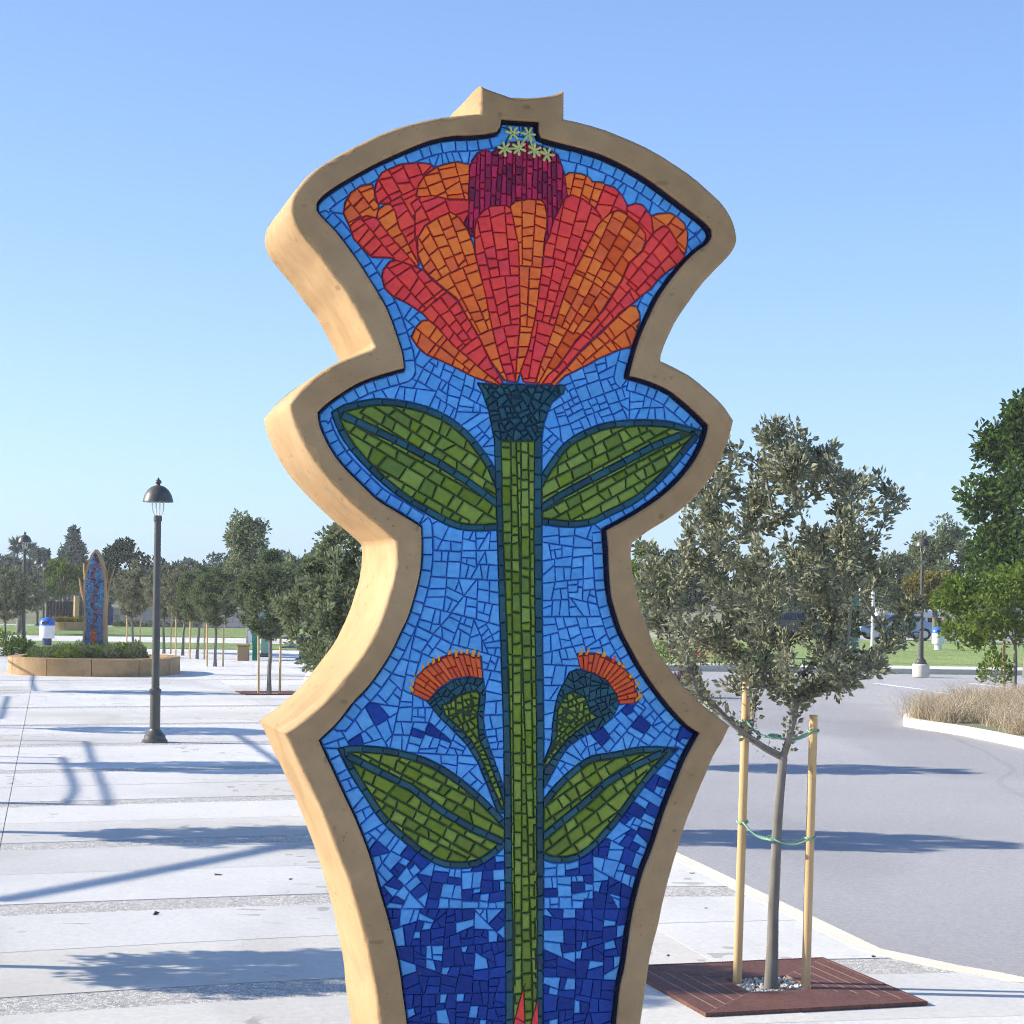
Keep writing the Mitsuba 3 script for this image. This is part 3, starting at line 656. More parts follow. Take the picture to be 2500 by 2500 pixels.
# first coarse shards, so that the long region breaks up without long straight seams
fine = shatter(rest, 0.0011, rng, jit=8, lo=0.35, hi=1.8, wild=0.13)
every = merge_small(course, 2.5e-4) + merge_small(fine, 2.2e-4)
light_, dark_ = [], []
for g in every:
    x, z = g.centroid.coords[0]
    if z > 2.12: p = 0.0
    else: p = float(np.interp(z + (0.06 if x < -0.05 else -0.03) * min(1, abs(x) * 3), [1.2, 1.3, 1.45, 1.58, 1.68, 1.76, 1.9, 2.12], [0.88, 0.80, 0.66, 0.50, 0.32, 0.15, 0.08, 0.04]))
    (dark_ if rng.random() < p and z < 2.12 else light_).append(g)
def field(ps, name, small, glz, limit, **kw):
    ps = sorted(ps, key=lambda g: -g.area)
    rest_ = []
    for k, g in enumerate(ps):
        m = tile(g, rng, **kw)
        if m is None: continue
        if k < limit: put(SC, name, m, glz[rng.integers(len(glz))])
        else: rest_.append(m)
    if rest_: put(SC, small, cat_(rest_), glz[0], kind='stuff')
cs = set(id(c) for c in course)
inr = [g for g in light_ if g.boundary.distance(panel.boundary) < 0.013]
out_ = [g for g in light_ if g.boundary.distance(panel.boundary) >= 0.013]
field(inr, 'border_tile', 'small_border_tile', SKYT, 290, gap=0.0036)
field(out_, 'sky_blue_tile', 'small_sky_blue_tile', SKYT, 295, gap=0.0036, tilt=0.016)
field(dark_, 'dark_blue_tile', 'small_dark_blue_tile', DEEP, 295, gap=0.0020, bev=0.0010)

# stamens: little moulded stars
sm = put(SC, 'stamen_stalk', cat_([tube(to_world(np.c_[p[:, 0], np.full(3, DEPTH - 0.008), p[:, 1]]), 0.0032, 6) for p in
     [np.linspace(pts(STAMENS)[a], pts(STAMENS)[b], 3) for a, b in ((1, 5), (2, 5), (0, 1), (2, 3))]]), 'stamen_glaze', smooth=True)
def bead(a, b, r):
    h = manifold3d.Manifold.sphere(r, 8)
    p, q = to_world(np.r_[a[0], DEPTH - 0.010, a[1]]), to_world(np.r_[b[0], DEPTH - 0.011, b[1]])
    m = manifold3d.Manifold.batch_hull([manifold3d.Manifold.sphere(r * .75, 8).translate(p.tolist()), h.translate(q.tolist())]).to_mesh()
    return trimesh.Trimesh(m.vert_properties[:, :3], m.tri_verts, process=False)
for c in pts(STAMENS):
    a0 = rng.uniform(0, 1)
    key = None
    beads = [bead(c + 0.004 * np.array([math.cos(t), math.sin(t)]), c + 0.0165 * np.array([math.cos(t), math.sin(t)]), 0.0040) for t in a0 + np.arange(6) * math.pi / 3 + rng.normal(0, .12, 6)]
    key = put(SC, 'stamen', beads[0], 'stamen_glaze', smooth=True)
    for bm in beads[1:]: put(key, 'bead', bm, 'stamen_glaze', smooth=True)

# planter that the sculpture stands in (below the frame of the photograph)
def ring_sector(c, r0, r1, a0, a1, z0, z1, n=6, sq=2.0):
    a = np.linspace(a0, a1, n + 1)
    def sup(a, r):
        cs, sn = np.cos(a), np.sin(a)
        k = (np.abs(cs) ** sq + np.abs(sn) ** sq) ** (-1 / sq)
        return np.c_[c[0] + r * k * cs, c[1] + r * k * sn]
    g = Polygon(np.vstack([sup(a, r1), sup(a[::-1], r0)]))
    m = trimesh.creation.extrude_polygon(g, z1 - z0, engine='earcut'); m.apply_translation((0, 0, z0))
    return m
def at_x(tangent, dist):
    """world x of a thing at the distance dist along y, whose direction from the photographer has this tangent"""
    return tangent * dist

pl = thing('sculpture_planter', 'low round tan planter wall around the foot of the large flower sculpture', 'planter')
for k in range(12):
    put(pl, 'wall_panel', ring_sector((0, 5.1), 1.35, 1.6, k * math.pi / 6 + .004, (k + 1) * math.pi / 6 - .004, -0.02, 0.42), 'cast_stone')
put(pl, 'soil', lathe([(1.36, 0.0), (1.36, 0.33)], 32, (0, 5.1, 0)), 'soil')

# ------------------------------------------------------------------ ground
def quadcurve(y0):
    m = float(np.interp(y0, [10.15, 13.9, 20], [.42, .34, .38])); q = -0.022 * float(np.clip((24 - y0) / 8, 0, 1))
    return lambda x: y0 + m * (np.clip(x, -40, 7) + 3) + q * np.maximum(x + 3, 0) ** 2 * (x < 7) + (x >= 7) * q * 100
EDGE = np.array([(0.92, 19.94), (1.52, 17.04), (2.19, 13.81), (2.44, 12.58), (2.84, 12.03), (3.03, 11.84), (3.14, 11.69)])
far = EDGE[0] + (EDGE[0] - EDGE[2]) / np.linalg.norm(EDGE[0] - EDGE[2]) * 30
bend = np.array([far + np.array([-1.2, 14]), far + np.array([-1.2, 26])])
near = np.array([(4.6, 11.25), (7.0, 10.7), (12.0, 8.5)])
edge = np.vstack([bend[::-1], far[None], EDGE, near])
edge_l = LineString(edge)
plaza_area = Polygon(np.vstack([edge, [(12, -14), (-70, -14), (-70, edge[0, 1])]])).buffer(0)
struct('ground', sheet(Polygon([(-250, -95), (250, -95), (250, 375), (-250, 375)]), -0.16), 'earth')
asphalt_area = Polygon(np.vstack([edge, [(12, -14), (80, -14), (80, 63), (-4, 59.5)]])).buffer(0)
struct('car_park_asphalt', sheet(asphalt_area.buffer(0.3), -0.11), 'tarmac')
# kerb along the plaza: a pale strip with a real step down to the asphalt
kerb_s = edge_l.buffer(0.16, single_sided=False, cap_style=2).intersection(plaza_area.buffer(0.001))
kb = struct('plaza_kerb', sheet(kerb_s, 0.004, 0.14), 'kerb_concrete')
inside = plaza_area.difference(edge_l.buffer(0.166, cap_style=2))
pz = struct('plaza', sheet(inside, -0.022, 0.1), 'joint_dark')
ring0 = [4.0, 7.2, 10.15, 13.55, 17.15, 20.75, 24.6, 28.8, 33.2, 38.2, 43.6, 49.5, 56.0]
def ring_line(y0, shift=0.0):
    x = np.linspace(-30, 11, 60); f = quadcurve(y0)
    return np.c_[x, f(x) + shift]
radial = [LineString([(-1.45 + k * 4.6 + .26 * 15, -12), (-1.45 + k * 4.6 - .23 * 60 , 62)]) for k in range(-4, 5)]
cells = unary_union([r.buffer(0.004) for r in radial])
rngp = np.random.default_rng(5)
for i in range(len(ring0) - 1):
    a, b = ring0[i], ring0[i + 1]
    w = 0.50 if a < 30 else 0.42
    band = Polygon(np.vstack([ring_line(a), ring_line(a, w)[::-1]])).intersection(inside)
    mid = (a + w + b) / 2
    for lo, hi, kind in ((a + 0.0, a + w, 'band'), (a + w, mid, 'slab'), (mid, b, 'slab')):
        sh0, sh1 = lo - a, hi - b if hi > a + w + 0.01 else 0
        top = ring_line(b, hi - b) if kind == 'slab' and hi > mid + 1e-6 else ring_line(a, hi - a)
        bot = ring_line(a, lo - a) if not (kind == 'slab' and lo > mid - 1e-6) else ring_line(a, lo - a)
        if hi == b: top = ring_line(b)
        cell = Polygon(np.vstack([bot, top[::-1]])).buffer(-0.006, join_style=2).intersection(inside)
        for g in polys(cell.difference(cells)):
            if g.area < 0.05: continue
            dz = rngp.normal(0, 0.0008)
            put(pz, kind, sheet(g.simplify(0.004), dz - (0.0025 if kind == 'band' else 0), 0.03), 'aggregate' if kind == 'band' else ('concrete', 'concrete_worn', 'concrete_warm')[rngp.choice(3, p=[.5, .25, .25])])
farp = inside.difference(Polygon(np.vstack([ring_line(ring0[0]), ring_line(ring0[-1])[::-1]])).buffer(0.003))
put(pz, 'outer_paving', sheet(farp, 0.0, 0.03), 'concrete')

def strip(p, q, w, z, h=0.0):
    return sheet(LineString([p, q]).buffer(w / 2, cap_style=2), z, h)
# far kerb, lawns, road behind
K0, K1 = np.array([3.27, 60.81]), np.array([16.21, 60.80])
dirk = (K1 - K0) / np.linalg.norm(K1 - K0)
K0, K1 = K0 - dirk * 4, K1 + dirk * 30
nk = np.array([-dirk[1], dirk[0]])
struct('lawn_kerb', sheet(Polygon([K0, K1, K1 + nk * 0.2, K0 + nk * 0.2]), 0.05, 0.2), 'kerb_concrete')
struct('kerb_path', sheet(Polygon([K0 + nk * .21, K1 + nk * .21, K1 + nk * 2.6, K0 + nk * 2.6]), 0.046, 0.2), 'concrete')
lawnR = Polygon([K0 + nk * 2.61, K1 + nk * 2.61, K1 + nk * 40, K0 + nk * 40])
struct('lawn', sheet(lawnR, 0.03, 0.1), 'turf')
struct('back_road', sheet(Polygon([K0 + nk * 40, K1 + nk * 40, K1 + nk * 62, K0 + nk * 62]), -0.02, 0.1), 'tarmac')
struct('left_lawn', sheet(Polygon([(-30, 70.5), (-3.5, 72), (-4.5, 79.5), (-33, 78)]), 0.03, 0.1), 'turf')
struct('left_lawn', sheet(Polygon([(-40, 87.5), (-4.5, 88.5), (-5, 109), (-44, 109)]), 0.03, 0.1), 'turf')
struct('footpath', sheet(Polygon([(-70, 62), (-3.6, 62), (-4.4, 112), (-80, 112)]), 0.004, 0.1), 'concrete')
struct('side_road', sheet(Polygon([(-75, 79), (-25.5, 79), (-27, 100), (-80, 100)]), 0.012), 'tarmac')
for i, (p, q) in enumerate([(10.15, 53.81, 10.82, 50.37), (10.87, 49.15, 11.04, 47.26), (13.00, 54.65, 13.64, 51.15), (8.23, 52.07, 8.57, 49.55)] if False else
        [((10.15, 53.81), (10.82, 50.37)), ((10.87, 49.15), (11.04, 47.26)), ((13.00, 54.65), (13.75, 50.75))]):
    struct('parking_line', strip(p, q, 0.13, -0.106), 'road_paint')

# ------------------------------------------------------------------ trees and plants
def leaf_faces(p, d, size, rng, wide=0.42, fold=0.25):
    """leaves as folded diamonds: points p, growth directions d"""
    n = len(p)
    d = d / (np.linalg.norm(d, axis=1, keepdims=True) + 1e-9)
    r = rng.normal(size=(n, 3)); s = np.cross(d, r); s /= np.linalg.norm(s, axis=1, keepdims=True) + 1e-9
    u = np.cross(s, d)
    L = size * rng.uniform(0.45, 1.4, (n, 1)); W = L * wide
    a, b = p, p + d * L
    m = p + d * L * 0.48
    l, q = m + s * W * 0.5 + u * W * fold, m - s * W * 0.5 + u * W * fold
    v = np.stack([a, l, b, q], 1).reshape(-1, 3)
    i = np.arange(n)[:, None] * 4
    return v, np.vstack([i + [0, 1, 2], i + [0, 2, 3]])

def grow(rng, H, fork, zc, rx, rz, ntarget, lean=0.02, bendto=None, spikes=6, trunk_r=0.035, leaf=0.04, per=60, wide=0.42, ry=None, cone=0.0, spread=0.06, hollow=0.5):
    """a young tree: (trunk mesh, crown mesh) around the origin"""
    ry = ry or rx
    k = 7
    tz = np.linspace(0, fork, k)
    bend = np.cumsum(rng.normal(0, lean, (k, 2)), 0) * (np.arange(k) / k)[:, None]
    if bendto is not None: bend = np.array(bendto)
    nodes = [np.array([bend[i, 0], bend[i, 1], tz[i]]) for i in range(k)]
    parent = [-1] + list(range(k - 1))
    tg = []
    while len(tg) < ntarget:
        q = rng.uniform(-1, 1, 3)
        rr = np.linalg.norm(q)
        if rr > 1 or rr < hollow * rng.random(): continue
        sc = 1.0 - cone * (q[2] + 1) / 2
        wob = 0.82 + 0.36 * meshkit.noise(np.array([q[0] * 2.2 + 5, q[1] * 2.2, q[2] * 2.2]), int(ntarget) + 3)
        tg.append([q[0] * rx * sc * wob, q[1] * ry * sc * wob, zc + q[2] * rz * (0.9 + 0.1 * wob)])
    for s in range(spikes):
        a, rr = rng.uniform(0, 2 * np.pi), rng.uniform(0, 0.75)
        tg.append([rx * rr * math.cos(a) * (1 - cone), ry * rr * math.sin(a) * (1 - cone), zc + rz * (1.0 + 0.22 * rng.random()) * (1 - 0.5 * rr)])
    tg = np.array(tg); top = nodes[-1]
    tg = tg[np.argsort(np.linalg.norm(tg - top, axis=1))]
    tips = []
    for t in tg:
        N = np.array(nodes)
        dv = t - N
        cost = np.linalg.norm(dv, axis=1) + 1.1 * np.maximum(0, N[:, 2] - t[2] + 0.45 * np.linalg.norm(dv[:, :2], axis=1)) + 0.12 * np.linalg.norm(N - top, axis=1)
        cost[:k - 1] += 9
        j = int(np.argmin(cost))
        L = np.linalg.norm(t - N[j]); n = max(2, int(L / (0.10 * (H / 3))))
        c = N[j] + (t - N[j]) * 0.5 + np.array([0, 0, 0.10 * L]) * (1 if rng.random() < .3 else -0.6) + rng.normal(0, 0.05 * L, 3)
        last = j; path = [N[j]]
        for s in np.arange(1, n + 1) / n:
            q = (1 - s) ** 2 * N[j] + 2 * s * (1 - s) * c + s * s * t
            nodes.append(q); parent.append(last); last = len(nodes) - 1; path.append(q)
        tips.append((j, np.array(path), len(nodes) - n))
    load = np.zeros(len(nodes))
    for j, path, i0 in tips: load[i0 + len(path) - 2] += 1
    for i in range(len(nodes) - 1, 0, -1): load[parent[i]] += load[i]
    rad = trunk_r * (np.maximum(load, 0.6) / max(load.max(), 1)) ** 0.42
    zs = np.array(nodes)[:k]
    tr = rad[:k] * np.linspace(1.25, 0.95, k); tr[0] *= 1.28; tr[1] *= 1.06
    ms = [tube(zs, tr, 9)]
    lp, ld = [], []
    for j, path, i0 in tips:
        idx = [j] + list(range(i0, i0 + len(path) - 1))
        r = rad[idx]; r[0] = min(r[0], r[1] * 1.15)
        ms.append(tube(path, r, 5 if r.max() > 0.008 else 3))
        L = np.linalg.norm(np.diff(path, axis=0), axis=1).sum()
        n = int(per * (0.6 + 0.8 * rng.random()) * min(1.6, 0.5 + L / (0.25 * H / 3)))
        s = 1 - rng.random(n) ** 1.4 * 0.85
        f = s * (len(path) - 1); i = np.minimum(f.astype(int), len(path) - 2)
        base = path[i] + (path[i + 1] - path[i]) * (f - i)[:, None]
        out = path[i + 1] - path[i]; out /= np.linalg.norm(out, axis=1, keepdims=True) + 1e-9
        off = rng.normal(size=(n, 3)); off /= np.linalg.norm(off, axis=1, keepdims=True)
        lp.append(base + off * rng.random((n, 1)) * spread); ld.append(off * 0.9 + out * 0.7 + [0, 0, 0.15])
    v, f = leaf_faces(np.vstack(lp), np.vstack(ld), leaf, rng, wide=wide)
    return cat_(ms), trimesh.Trimesh(v, f, process=False)

def mass(rng, rx, ry, rz, zc, clumps, leaf, n, cone=0.0, base=0.0, trunk=0.15, fuzz=0.16, flat=0.0, wide=0.6):
    """a big far tree: leaves gathered in clumps over an uneven crown, on a trunk with limbs"""
    c = []
    while len(c) < clumps:
        q = rng.normal(size=3); q /= np.linalg.norm(q)
        if q[2] < -0.75: continue
        r = rng.uniform(0.45, 1.0) ** 0.6
        sc = 1 - cone * (q[2] * r + 1) / 2
        c.append([q[0] * rx * r * sc, q[1] * ry * r * sc, zc + q[2] * rz * r])
    c = np.array(c)
    cs = rng.uniform(0.65, 1.25, clumps)
    k = rng.integers(0, clumps, n)
    off = rng.normal(size=(n, 3)); off /= np.linalg.norm(off, axis=1, keepdims=True)
    off *= rng.random((n, 1)) ** 0.45
    R = np.array([rx, ry, rz * (0.75 - 0.4 * flat)]) * fuzz * 1.7
    p = c[k] + off * R * cs[k][:, None] * (1 - 0.55 * cone * np.clip((c[k][:, 2:] - zc) / rz, 0, 1))
    d = off * 0.7 + rng.normal(0, 0.6, (n, 3)) + [0, 0, 0.2]
    v, f = leaf_faces(p, d, leaf, rng, wide=wide)
    ms = [tube([[0, 0, 0], [0.02 * rx, 0, zc * 0.4], [0, 0.03 * rx, zc - 0.2 * rz], [0, 0, zc + rz * 0.5]], [trunk * 1.2, trunk, trunk * .75, trunk * .2], 8)]
    for q in c[rng.integers(0, clumps, 7)]:
        ms.append(tube([[0, 0, zc - rz * 0.75], q * 0.5 + np.array([0, 0, zc - rz * .5]) * 0.5, q], [trunk * .5, trunk * .3, trunk * .08], 5))
    return cat_(ms), trimesh.Trimesh(v, f, process=False)

def moved(m, x, y, z=0.0, rot=0.0, s=1.0):
    m = m.copy(); c, q = math.cos(rot), math.sin(rot)
    v = m.vertices * s
    m.vertices = np.c_[v[:, 0] * c - v[:, 1] * q + x, v[:, 0] * q + v[:, 1] * c + y, v[:, 2] + z]
    return m

def stake_set(owner_label, trunk_xy, pts_xy, h, tie_z, labels_, r=0.022, grp='wooden stakes beside the young plaza trees'):
    """stakes are things of their own, the ties too"""
    for (x, y), lb in zip(pts_xy, labels_):
        tx = rngp.normal(0, 0.012, 2)
        one('tree_stake', lb, 'stake', tube([[x, y, -0.05], [x + tx[0] * .5, y + tx[1] * .5, h * .5], [x + tx[0], y + tx[1], h]], [r * 1.04, r, r * .97], 12), 'stake_wood', smooth=40, group=grp)

def add_tree(name, label, xy, meshes, leafm, z=0.0, rot=0.0, s=1.0, group=None, cat='tree', barkm='bark'):
    t = thing(name, label, cat, group)
    put(t, 'trunk', moved(meshes[0], *xy, z, rot, s), barkm, smooth=50)
    put(t, 'crown', moved(meshes[1], *xy, z, rot, s), leafm)
    return t

# --- the near tree in its grate
TX, TY = 1.54, 11.21
rt = np.random.default_rng(21)
near_tree = grow(rt, 3.3, 1.36, 2.37, 0.86, 0.83, 215, bendto=[(0, 0), (.004, 0), (.008, .01), (.016, .01), (.020, 0), (.032, -.01), (.050, -.01)], spikes=34, trunk_r=0.028, leaf=0.040, per=74, spread=0.06, hollow=0.6, wide=0.6)
add_tree('young_oak_tree', 'grey green young tree between two stakes in the rusty grate, right of the flower sculpture', (TX, TY), near_tree, 'leaf_olive')
SL, SR = np.array([1.36, 11.36]), np.array([1.74, 11.20])
sl2, sr2 = [1.39, 11.33, 1.85], [1.76, 11.17, 1.61]
slt = one('tree_stake', 'pale wooden stake left of the near tree trunk in the rusty grate', 'stake', tube([[*SL, -0.03], [*(SL * .5 + np.array(sl2[:2]) * .5), sl2[2] * .5], sl2], [.027, .026, .025], 14), 'stake_wood', smooth=40)
srt = one('tree_stake', 'pale wooden stake right of the near tree trunk in the rusty grate', 'stake', tube([[*SR, -0.03], [*(SR * .5 + np.array(sr2[:2]) * .5), sr2[2] * .5], sr2], [.027, .026, .025], 14), 'stake_wood', smooth=40)
def tie(zl, zt, zr, name, label):
    t = thing(name, label, 'tree tie')
    def on(A, B, z): f = z / B[2]; return np.array([A[0] + (B[0] - A[0]) * f, A[1] + (B[1] - A[1]) * f, z])
    a, b = on(SL, sl2, zl), on(SR, sr2, zr)
    c = np.array([TX, TY, zt])
    for e in (a, b):
        for sgn in (1, -1):
            s = np.linspace(0, 1, 9)[:, None]
            p = e * (1 - s) + c * s + np.array([0, 0.04 * sgn, 0.0]) * np.sin(s * np.pi) ** .5 + np.array([0, 0, -0.035]) * np.sin(s * np.pi) + np.array([0, sgn * 0.034, 0]) * (1 - np.sin(s * np.pi))
            put(t, 'strap', tube(p, 0.006, 5), 'tie_green', smooth=True)
    for e, r in ((a, .031), (b, .031), (c, .036)):
        an = np.linspace(0, 2 * np.pi, 17)
        put(t, 'loop', tube(np.c_[e[0] + r * np.cos(an), e[1] + r * np.sin(an), np.full(17, e[2]) + 0.008 * np.sin(an)], 0.007, 5), 'tie_green', smooth=True)
tie(0.965, 0.885, 0.90, 'tree_tie', 'lower green strap tying the near tree trunk to its stakes')
tie(1.56, 1.48, 1.52, 'tree_tie', 'upper green strap tying the near tree trunk to its stakes')

def grate(name, label, c, ang, side, hole, thick=0.022, detail=True):
    t = thing(name, label, 'tree grate')
    R = np.array([[math.cos(ang), -math.sin(ang)], [math.sin(ang), math.cos(ang)]])
    h = side / 2
    for k in range(4):
        n = (5 if k % 2 else 1) if detail else 1
        cuts = np.linspace(hole, h, n + 1)
        Rk = R @ np.array([[math.cos(k * math.pi / 2), -math.sin(k * math.pi / 2)], [math.sin(k * math.pi / 2), math.cos(k * math.pi / 2)]])
        for a, b in zip(cuts[:-1], cuts[1:]):
            a2, b2 = a + 0.006, b - 0.006
            q = np.array([[-a2 + .004, -a2], [a2 - .004, -a2], [b2 - .004, -b2], [-b2 + .004, -b2]])
            g = Polygon(q @ Rk.T + c)
            m = sheet(g, thick, thick - 0.002)
            put(t, 'bar', m, 'rusty_iron')
    f = Polygon(np.array([[-h, -h], [h, -h], [h, h], [-h, h]]) @ R.T + c)
    if detail: put(t, 'carrier', sheet(f.difference(Polygon(np.array([[-hole, -hole], [hole, -hole], [hole, hole], [-hole, hole]]) @ R.T + c)), thick - 0.0012, thick - 0.003), 'grate_frame_rust')
    put(t, 'rim', sheet(f.buffer(0.018, join_style=2).difference(f), thick + 0.002, thick), 'rusty_iron')
    return t
GC = (np.array([1.07, 10.53]) + np.array([2.39, 10.91]) + np.array([2.01, 12.09])) / 3
GC = (np.array([1.07, 10.53]) + np.array([2.01, 12.09])) / 2
mat('grate_frame_rust', (0.29, 0.17, 0.12), 0.8)
grate('tree_grate', 'rusty brown square iron tree grate around the near tree', GC, math.radians(16.5), 1.31, 0.205)
gp = one('gravel', 'grey gravel filling the square hole of the near tree grate', 'gravel', sheet(Polygon(np.array([[-.2, -.2], [.2, -.2], [.2, .2], [-.2, .2]]) @ np.array([[.959, .284], [-.284, .959]]) + GC), 0.0055), 'soil')
rg = np.random.default_rng(8)
st_ = []
for i in range(230):
    q = rg.uniform(-.185, .185, 2); m = trimesh.creation.icosphere(subdivisions=0, radius=rg.uniform(.008, .019))
    m.vertices *= rg.uniform(.6, 1.2, 3); m.vertices += [*(np.array([q]) @ np.array([[.959, .284], [-.284, .959]]) + GC)[0], 0.009]
    st_.append(m)
scene[gp] = mikit.ply(cat_(st_), 'pebble'); labels[gp] = {'label': 'grey gravel filling the square hole of the near tree grate', 'kind': 'stuff'}
put(None, 'grate_soil', sheet(Polygon(np.array([[-.2, -.2], [.2, -.2], [.2, .2], [-.2, .2]]) @ np.array([[.959, .284], [-.284, .959]]) + GC), 0.0055), 'soil', kind='structure')

# --- the plaza trees, in view and (for the shadows that cross the plaza) left of the frame
rt = np.random.default_rng(33)
YT = [grow(np.random.default_rng(40 + i), 3.2, 1.25, 2.15, 0.84, 0.88, 130, lean=0.02, spikes=8, trunk_r=0.04, leaf=0.080, per=62, spread=0.11, wide=0.55) for i in range(3)]
def plaza_tree(label, xy, k, s, rot, leafm='leaf_mid', st=None, gr=None, stakes=True):
    add_tree('young_plaza_tree', label, xy, YT[k], leafm, 0.0, rot, s, 'young staked trees of the plaza')
    if stakes and st:
        stake_set('', xy, [(xy[0] - 0.23, xy[1] - .02), (xy[0] + 0.23, xy[1] + .02)], 1.5, 1, [f'left stake of the {st}', f'right stake of the {st}'], r=0.026)
    if gr: grate('tree_grate', gr, np.array(xy), math.radians(18), 1.25, 0.26, detail=False)
half_tree = grow(np.random.default_rng(57), 3.2, 1.25, 2.12, 0.80, 0.88, 230, lean=0.02, spikes=14, trunk_r=0.04, leaf=0.055, per=80, spread=0.09, wide=0.55)
HX, HY = -1.54, 19.20
add_tree('young_plaza_tree', 'young tree half hidden behind the left edge of the flower sculpture', (HX, HY), half_tree, 'leaf_pale', group='young staked trees of the plaza')
for sx, lb in ((-.36, 'left stake of the young tree half hidden by the flower sculpture'), (.3, 'right stake of the young tree half hidden by the flower sculpture')):
    one('tree_stake', lb, 'stake', tube([[HX + sx, HY, -.02], [HX + sx, HY, 1.6]], [.03, .03], 10), 'stake_wood', smooth=40, group='wooden stakes beside the young plaza trees')
plaza_tree('young tree in a small rusty grate just left of the flower sculpture', (-5.29, 42.18), 1, 0.98, 2.0, 'leaf_mid', 'young tree in a rusty grate left of the sculpture', 'small rusty tree grate left of the flower sculpture')
plaza_tree('nearest tree of the short row between lamp post and sculpture', (-8.65, 56.27), 2, 0.93, 1.0, 'leaf_mid', 'nearest tree of the short row beside the lamp')
plaza_tree('second tree of the short row right of the lamp post', (-10.09, 61.87), 0, 0.95, 3.0, 'leaf_mid', 'second tree of the short row beside the lamp')
plaza_tree('third tree of the short row right of the lamp post', (-11.03, 64.65), 1, 0.95, 4.2, 'leaf_olive', 'third tree of the short row beside the lamp')
plaza_tree('pale tree right behind the lamp post beyond the round planter', (-11.97, 66.38), 2, 0.98, 5.0, 'leaf_olive', 'pale tree right behind the lamp post')
plaza_tree('pale tree seen left of the lamp post behind the round planter', (-13.27, 67.60), 1, 1.0, 0.3, 'leaf_olive', 'pale tree left behind the lamp post')
plaza_tree('grey green tree at the left picture edge beyond the planter', (-16.47, 62.76), 0, 0.92, 0.9, 'leaf_olive')
plaza_tree('young tree behind the sculpture, right of the half hidden one', (-0.25, 27.00), 2, 1.0, 1.5, 'leaf_mid')
for i, (x, y, s) in enumerate([(-5.0, 11.7, 1.0), (-6.4, 18.0, 1.0), (-8.3, 24.9, 1.02), (-9.8, 31.0, 1.0), (-12.3, 42.0, 1.0)]):
    add_tree('young_plaza_tree', 'young staked tree of the row beyond the left picture edge', (x, y), YT[i % 3], 'leaf_mid', 0, i * 1.7, s, 'young trees left of the picture')
    for sx in (-.25, .25):
        one('tree_stake', 'stake of the tree row beyond the left picture edge', 'stake', tube([[x + sx, y, -.02], [x + sx, y, 1.7]], [.03, .03], 8), 'stake_wood', smooth=40, group='stakes left of the picture')

# shade trellis left of the picture, whose posts and curved rails throw the long soft shadows on the paving
tl = thing('steel_trellis', 'tall grey steel trellis with curved rails beyond the left picture edge', 'trellis')
def lifted(p, h):   # the point at the height h whose shadow falls on the paving at p
    return [p[0] - 0.899 / 0.438 * h, p[1] + 0.04 / 0.438 * h, h]
def spline(q, n=18):
    q = np.array(q); s = np.linspace(0, 1, len(q)); u = np.linspace(0, 1, n)
    return np.c_[[np.interp(u, s, q[:, k]) if len(q) < 3 else np.polyval(np.polyfit(s, q[:, k], min(3, len(q) - 1)), u) for k in range(3)]].T
for q, h, rr_ in (([(-3.69, 14.00), (-2.79, 15.63), (-1.68, 17.83)], 4.2, .07), ([(-5.96, 25.72), (-5.21, 23.01), (-4.85, 21.54), (-4.66, 20.32)], 3.0, .027), ([(-6.24, 28.49), (-5.28, 24.62), (-4.64, 22.12), (-4.19, 20.22)], 3.2, .027),
               ([(-4.57, 31.37), (-3.64, 27.82), (-2.87, 24.76)], 3.1, .03), ([(-10.35, 39.73), (-9.53, 36.37), (-8.72, 33.02)], 3.0, .028), ([(-12.62, 51.18), (-11.34, 45.75), (-10.25, 41.71)], 3.0, .026)):
    P = spline([lifted(p, h) for p in q])
    put(tl, 'rail', tube(P, rr_, 8), 'lamp_metal', smooth=True)
    for e in (P[0], P[-1]): put(tl, 'post', tube([[e[0], e[1], 0], [e[0], e[1], e[2]]], [.05, .045], 8), 'lamp_metal', smooth=40)

# --- trees farther off
def far_tree(name, label, px_xy, rng_seed, rx, rz, zc, leafm, clumps=40, leaf=0.4, n=2600, group=None, **kw):
    m = mass(np.random.default_rng(rng_seed), rx, rx, rz, zc, clumps, leaf, n, **kw)
    return add_tree(name, label, px_xy, m, leafm, 0.0, 0.0, 1.0, group)
far_tree('tall_pale_tree', 'tall pale green tree standing above the tree row, left of the sculpture', (-10.95, 80.00), 1, 0.95, 1.75, 3.6, 'leaf_pale', 42, 0.17, 5200, fuzz=0.2, trunk=0.07)
far_tree('round_dark_tree', 'broad dark green domed tree behind the small distant sculpture', (-29.81, 150.00), 2, 2.5, 2.3, 3.4, 'leaf_dark', 60, 0.32, 6000, fuzz=0.17)
far_tree('tiered_conifer', 'tall tiered conifer with bare spike top behind the small distant sculpture', (-49.09, 215.00), 3, 2.4, 3.9, 4.6, 'leaf_blue', 60, 0.5, 5200, cone=0.85, fuzz=0.16, flat=0.5)
far_tree('bright_green_tree', 'bright green tree left of the small distant sculpture', (-32.59, 140.00), 4, 1.7, 1.5, 2.6, 'leaf_fresh', 40, 0.26, 3600)
far_tree('blue_green_tree', 'dusky blue green tree between the left lamp post and the conifer', (-42.79, 175.00), 5, 1.5, 2.3, 3.4, 'leaf_blue', 36, 0.36, 3000)
far_tree('distant_dark_tree', 'low dark tree line clump at the far left horizon', (-52.64, 200.00), 6, 3.2, 2.2, 3.0, 'leaf_blue', 40, 0.5, 3400)
far_tree('olive_tree', 'grey olive tree at the far left behind the left lamp post', (-23.00, 90.00), 7, 1.25, 1.3, 2.1, 'leaf_olive', 40, 0.17, 3600)
